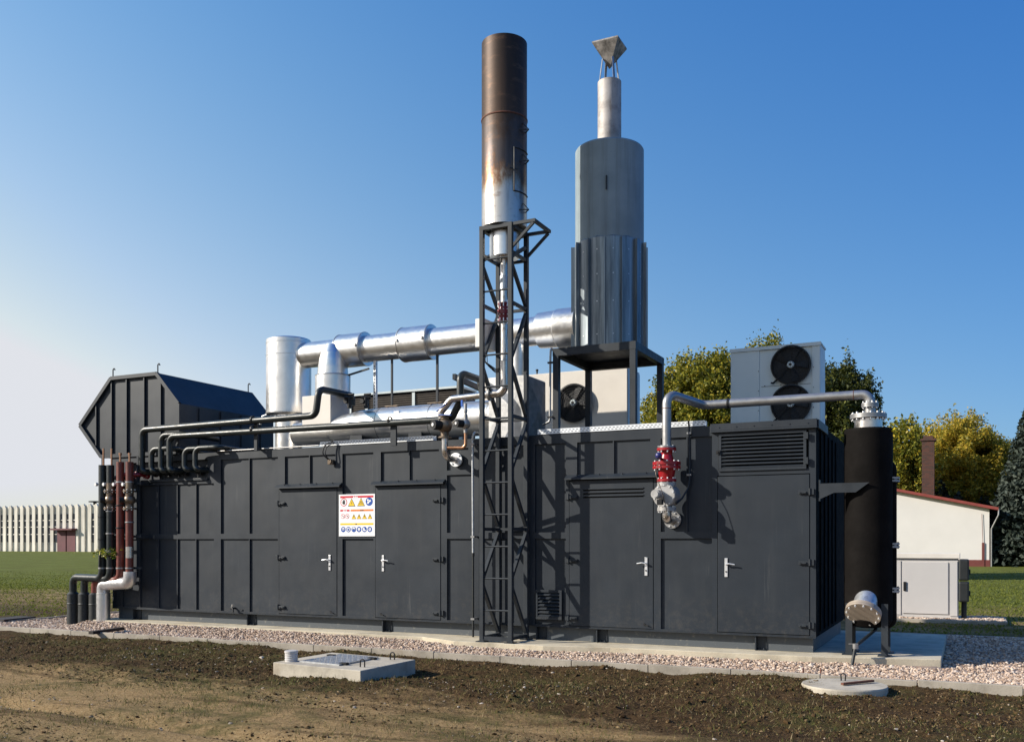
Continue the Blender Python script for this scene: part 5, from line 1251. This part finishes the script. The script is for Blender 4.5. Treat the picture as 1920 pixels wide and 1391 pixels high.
for a, b in ((1048, 1088), (1090, 1128)):
    mt = thing('meter_box', 'upper dark plastic meter box on the cabinet side' if a < 1060 else 'lower dark plastic meter box on the cabinet side', 'meter box', (cx1+.1, CYY+.1, Z(1800, b, CYY)), 'meter boxes on the cabinet side')
    mb = MB(); mb.box((cx1+.002, CYY-.03, Z(1800, b, CYY)), (cx1+.19, CYY+.3, Z(1800, a, CYY))); part(mb, 'case', 'black', mt, .03)
    mb = MB(); mb.box((cx1+.19, CYY+.05, Z(1800, b, CYY)+.12), (cx1+.215, CYY+.2, Z(1800, b, CYY)+.22)); part(mb, 'latch', 'iron', mt)
    if a > 1060: mb = MB(); mb.cyl((cx1+.1, CYY+.12, .05), (cx1+.1, CYY+.12, Z(1800, b, CYY)+.02), .05, n=12); part(mb, 'cable_duct', 'black', mt)
mb = MB(); mb.box((cx0-.6, CYY-.45, -.05), (cx1+.85, CYY+.9, .065)); kind(part(mb, 'cabinet_pad', 'kerb', None, .01), 'structure')
a, b = scatter(cx0-.55, cx1+.8, CYY-.4, CYY-.03, 500)
a2, b2 = scatter(cx1+.2, cx1+.8, CYY-.03, CYY+.85, 500); a = np.concatenate([a, a2]); b = np.concatenate([b, b2])
kind(tag(rocks('pad_gravel', np.stack([a, b, 0*a+.07], -1), nr.uniform(.015, .028, len(a)), M['pebble']), 'pink gravel spread on the pad of the grey cabinet', 'gravel'), 'stuff')

def frame_at(px, t, rot=0):
    """local frame: x to the picture's right, y away from the camera, at ground level"""
    p = W(px, HY, t); p.z = 0
    d = Vector((p.x-CAM.x, p.y-CAM.y, 0)).normalized(); a = math.atan2(d.y, d.x)-math.pi/2+rot
    return Matrix.Translation(p) @ Matrix.Rotation(a, 4, 'Z')
# white house at the right
YH = 53.6
def hx_(px): return X(px, YH)
hs = thing('white_house', 'white rendered house gable with red roof edge and brick chimney', 'house', (hx_(1760), YH, 0))
wl, wr, xr = hx_(1400), hx_(1855), hx_(1560)
e, ze = hx_(1872), Z(1872, 955, YH)
sl_h = (Z(1677, 919, YH)-ze)/(e-hx_(1677)); zr_ = ze+(e-xr)*sl_h; zl = zr_-(xr-wl)*sl_h
mb = MB(); mb.prism([(wl, -.1), (wr, -.1), (wr, ze+(e-wr)*sl_h-.06), (xr, zr_-.06), (wl, zl-.06)], YH, YH+14); part(mb, 'wall', 'wallw', hs)
mb = MB(); mb.box((wl-.02, YH-.04, -.1), (wr+.04, YH-.001, .42)); part(mb, 'plinth', 'plinth', hs)
mb = MB(); mb.prism([(xr, zr_-.05), (xr, zr_+.13), (e, ze+.13), (e, ze-.05)], YH-.35, YH+14.3); mb.prism([(xr-.001, zr_-.05), (wl-.6, zl-.2), (wl-.6, zl), (xr-.001, zr_+.13)], YH-.35, YH+14.3); rf = part(mb, 'roof', 'roofred', hs)
YC = YH+3; chx = X(1740, YC); czt = Z(1740, 826, YC)
mb = MB(); mb.box((chx-.38, YC, 2.0), (chx+.38, YC+.8, czt)); chn = part(mb, 'chimney', 'brick', hs)
mb = MB(); mb.box((chx-.47, YC-.08, czt), (chx+.47, YC+.88, czt+.14)); mb.box((chx-.30, YC+.1, czt+.14), (chx+.30, YC+.7, czt+.34)); part(mb, 'chimney_cap', 'brick', chn)
mb = MB(); mb.tube([(e+.02, YH-.3, ze+.02), (e+.0, YH-.3, ze-.35), (wr+.12, YH-.06, ze-1.2), (wr+.12, YH-.06, .0)], .05, .15, 8); part(mb, 'gutter_pipe', 'plain', hs)
mb = MB(); q = hx_(1843); mb.box((q-.06, YH-.08, -.05), (q+.08, YH-.045, 1.5)); mb.tube([(q, YH-.06, 1.5), (q-.06, YH-.06, 3.3)], .015, n=6); part(mb, 'earthing_rod', 'plinth', hs)
# factory hall far left
YF = 86.5
fh = thing('factory_hall', 'long pale concrete hall with vertical fins and wine red gate', 'factory', (X(90, YF), YF, 0))
def fx_(px): return X(px, YF)
hgt = 1.6+Z(90, 946, YF)-1.6
x0, x1 = fx_(-40), fx_(330)
g0, g1 = fx_(104), fx_(138)
mb = MB(); mb.box((x0, YF+.6, -.3), (x1, YF+40, hgt*.98)); part(mb, 'wall', 'fin', fh)
pitch = (fx_(187)-fx_(3))/16.0; q = fx_(4)
while q > x0: q -= pitch
while q < x1:
    mb = MB(); wd = pitch*.25; zb = -.3 if not (g0-wd < q < g1) else hgt*.47
    mb.prism([(q-wd, zb), (q+wd, zb), (q+wd, hgt*.95), (q+wd*.4, hgt*1.0), (q-wd*.4, hgt*1.0), (q-wd, hgt*.95)], YF+.36, YF+.59); part(mb, 'fin', 'fin', fh)
    xc = q+pitch/2
    if not (fx_(139) < xc < fx_(165)):
        z0 = hgt*.20 if not (g0 < xc < g1) else hgt*.62
        mb = MB(); mb.box((xc-pitch*.22, YF+.54, z0), (xc+pitch*.22, YF+.598, hgt*.80)); wo = part(mb, 'window', 'glass', fh)
        for zz in (.36, .52, .66):
            if hgt*zz > z0: m2 = MB(); m2.box((xc-pitch*.22, YF+.50, hgt*zz), (xc+pitch*.22, YF+.538, hgt*zz+.12)); part(m2, 'transom', 'fin', wo)
    q += pitch
gm = (g0+g1)/2
for a, b in ((g0, gm-.12), (gm+.12, g1)):
    mb = MB(); mb.box((a, YF+.30, -.1), (b, YF+.50, hgt*.455)); part(mb, 'gate_leaf', 'gate', fh)
mb = MB(); mb.box((g0-.5, YF-.6, hgt*.455), (g1+.3, YF+.53, hgt*.49)); part(mb, 'gate_canopy', 'gate', fh)
mb = MB(); a = X(178, YF+3); mb.cyl((a, YF+3, hgt*.9), (a, YF+3, hgt*1.05), .25, n=10); mb.cyl((a, YF+3, hgt*1.05), (a, YF+3, hgt*1.075), .9, n=14); part(mb, 'roof_vent', 'iron', fh)

def snoise(p, f, k=9):
    """smooth pseudo-noise on points: a few random sine waves, about -1..1"""
    v = 0
    for i in range(k):
        d = nr.normal(size=3); d /= np.linalg.norm(d); v = v+np.sin(p@d*f*nr.uniform(.6, 1.6)+nr.uniform(0, 6.28))
    return v/k**.5/1.2
def leaf_cloud(C, N, rad, squash):
    """leaves filling a crown whose outline bulges and whose inside has gaps"""
    d = nr.normal(size=(N, 3)); d /= np.linalg.norm(d, axis=1)[:, None]
    out = .86+.10*snoise(d, 4)+.08*snoise(d, 9)+.09*snoise(d, 24)
    r = out*nr.random(N)**.42*(1+.16*nr.random(N)**8)
    p = d*r[:, None]
    keep = (snoise(p, 11)+.6*snoise(p, 24)) > -.42-.5*(1-r)
    p = p[keep]
    limbs = (d*out[:, None]*.8)[:46]*np.array(squash)*rad+np.array(C)
    return p*np.array(squash)*rad+np.array(C), limbs
def leaf_quads(P_, size):
    n = len(P_); u = nr.normal(size=(n, 3)); u /= np.linalg.norm(u, axis=1)[:, None]
    v = np.cross(u, nr.normal(size=(n, 3))); v /= np.linalg.norm(v, axis=1)[:, None]
    s_ = size*nr.uniform(.6, 1.3, (n, 1)); u = u*s_; v = v*s_*.62
    return np.stack([P_-u, P_+v*.9-u*.1, P_+u, P_-v*.9-u*.1], 1).reshape(-1, 3), np.arange(4*n).reshape(-1, 4)
def tree(px, t, ptop, pbot, wpx, label, mat, N, size, clumps=70, name='autumn_tree', trunk_r=.22, cat='tree', squash_y=1, shell=.5, group='trees behind the plant'):
    base = W(px, HY, t); base.z = 0
    zt = CAM.z+(HY-ptop)*t/FOC; zb = CAM.z+(HY-pbot)*t/FOC; rad = wpx*t/FOC/2
    tr_ = thing(name, label, cat, base, group)
    C = Vector((base.x, base.y, (zt+zb)/2)); sq = (1, squash_y, (zt-zb)/2/rad)
    P_, cc = leaf_cloud(C, N, rad, sq)
    V, F_ = leaf_quads(P_, size); np_mesh('crown', V, F_, M[mat], tr_)
    mb = MB(); top = C+Vector((rad*.05, 0, (zt-zb)*.15))
    mb.rings([base, base+(top-base)*.35+Vector((.1, 0, 0)), base+(top-base)*.7, top], [trunk_r*1.25, trunk_r, trunk_r*.6, trunk_r*.2], 10)
    part(mb, 'trunk', 'bark', tr_)
    mb = MB()
    for c in cc[::2]:
        c = Vector(c); h_ = rng.uniform(.3, .8); a = base+(top-base)*h_; m2 = (a+c)/2+Vector((0, 0, -.06*rad)); mb.rings([a, m2, c], [trunk_r*.32, trunk_r*.16, trunk_r*.05], 5, False)
    part(mb, 'limb', 'bark', tr_)
    return tr_
tree(1318, 40, 648, 940, 250, 'olive autumn tree seen between silencer frame and condenser', 'leafA', 160000, .072)
tree(1450, 43, 616, 940, 235, 'yellow topped autumn tree rising behind the condenser', 'leafA', 130000, .072)
tree(1572, 40, 664, 960, 185, 'dark green tree right of the condenser above the black vessel', 'leafD', 100000, .072)
tree(1690, 72, 774, 1010, 140, 'loose olive yellow tree left of the brick chimney', 'leafA', 30000, .14)
tree(1812, 76, 764, 1020, 195, 'dense golden tree behind the white house roof', 'leafY', 120000, .11)
tree(1745, 82, 776, 1010, 130, 'mixed yellow green tree behind the brick chimney', 'leafY', 30000, .14)
# spruce at the right edge
def spruce(px, t, ptop, wpx, label):
    base = W(px, HY, t); base.z = 0; zt = CAM.z+(HY-ptop)*t/FOC; R_ = wpx*t/FOC/2
    tr_ = thing('spruce_tree', label, 'tree', base, 'trees behind the plant'); N = 42000
    h = 1-nr.random(N)**.62; lay = np.round(h*26)/26+nr.normal(0, .010, N); az = nr.uniform(0, 2*np.pi, N); az = az+.5*np.sin(az*7+lay*40)
    r = R_*(1-lay)**.8*(nr.random(N)**.45)*(.75+.35*np.sin(az*5+lay*60)**2)
    P_ = np.stack([base.x+r*np.cos(az), base.y+r*np.sin(az), 1.2+(zt-1.2)*lay-.28*r], -1)
    V, F_ = leaf_quads(P_, .16); np_mesh('crown', V, F_, M['leafC'], tr_)
    mb = MB(); mb.rings([base, (base.x, base.y, zt)], [.28, .03], 8); part(mb, 'trunk', 'bark', tr_)
spruce(1950, 60, 705, 205, 'tall dark blue green spruce at the right picture edge')
spruce(1985, 66, 730, 230, 'second dark spruce half outside the right picture edge')
# dark hedge mass beyond the house, and play frame
n = 26000; a = nr.uniform(0, 1, n); t_ = 74+nr.normal(0, 1.2, n); pxs = 1560+a*560
u_ = (pxs-HX)/FOC
P_ = np.stack([CAM.x+t_*(-SY+u_*CY), CAM.y+t_*(CY+u_*SY), nr.random(n)**.8*(4.6+1.2*np.sin(a*37)+.8*np.sin(a*91))], -1)
V, F_ = leaf_quads(P_, .22); kind(tag(np_mesh('hedge', V, F_, M['hedge']), 'dark dense hedge behind the house and play frame', 'hedge'), 'stuff')
MP = frame_at(1892, 63)
pf = thing('play_frame', 'teal playground frame in the shade beside the white house', 'playground frame', MP.translation)
mb = MB(MP)
for x_ in (-1.0, .9): mb.bar((x_, 0, 0), (x_, 0, 2.2), .12)
mb.bar((-1.3, 0, 2.2), (1.6, 0, 2.1), .1); part(mb, 'frame', 'teal', pf)
mb = MB(MP); mb.box((-.8, -.2, .35), (-.45, .1, 1.9)); part(mb, 'panel', 'teal', pf)
mb = MB(MP); mb.bar((-.4, 0, 1.4), (.9, -.6, .15), .4, .06); part(mb, 'slide', 'teal', pf)
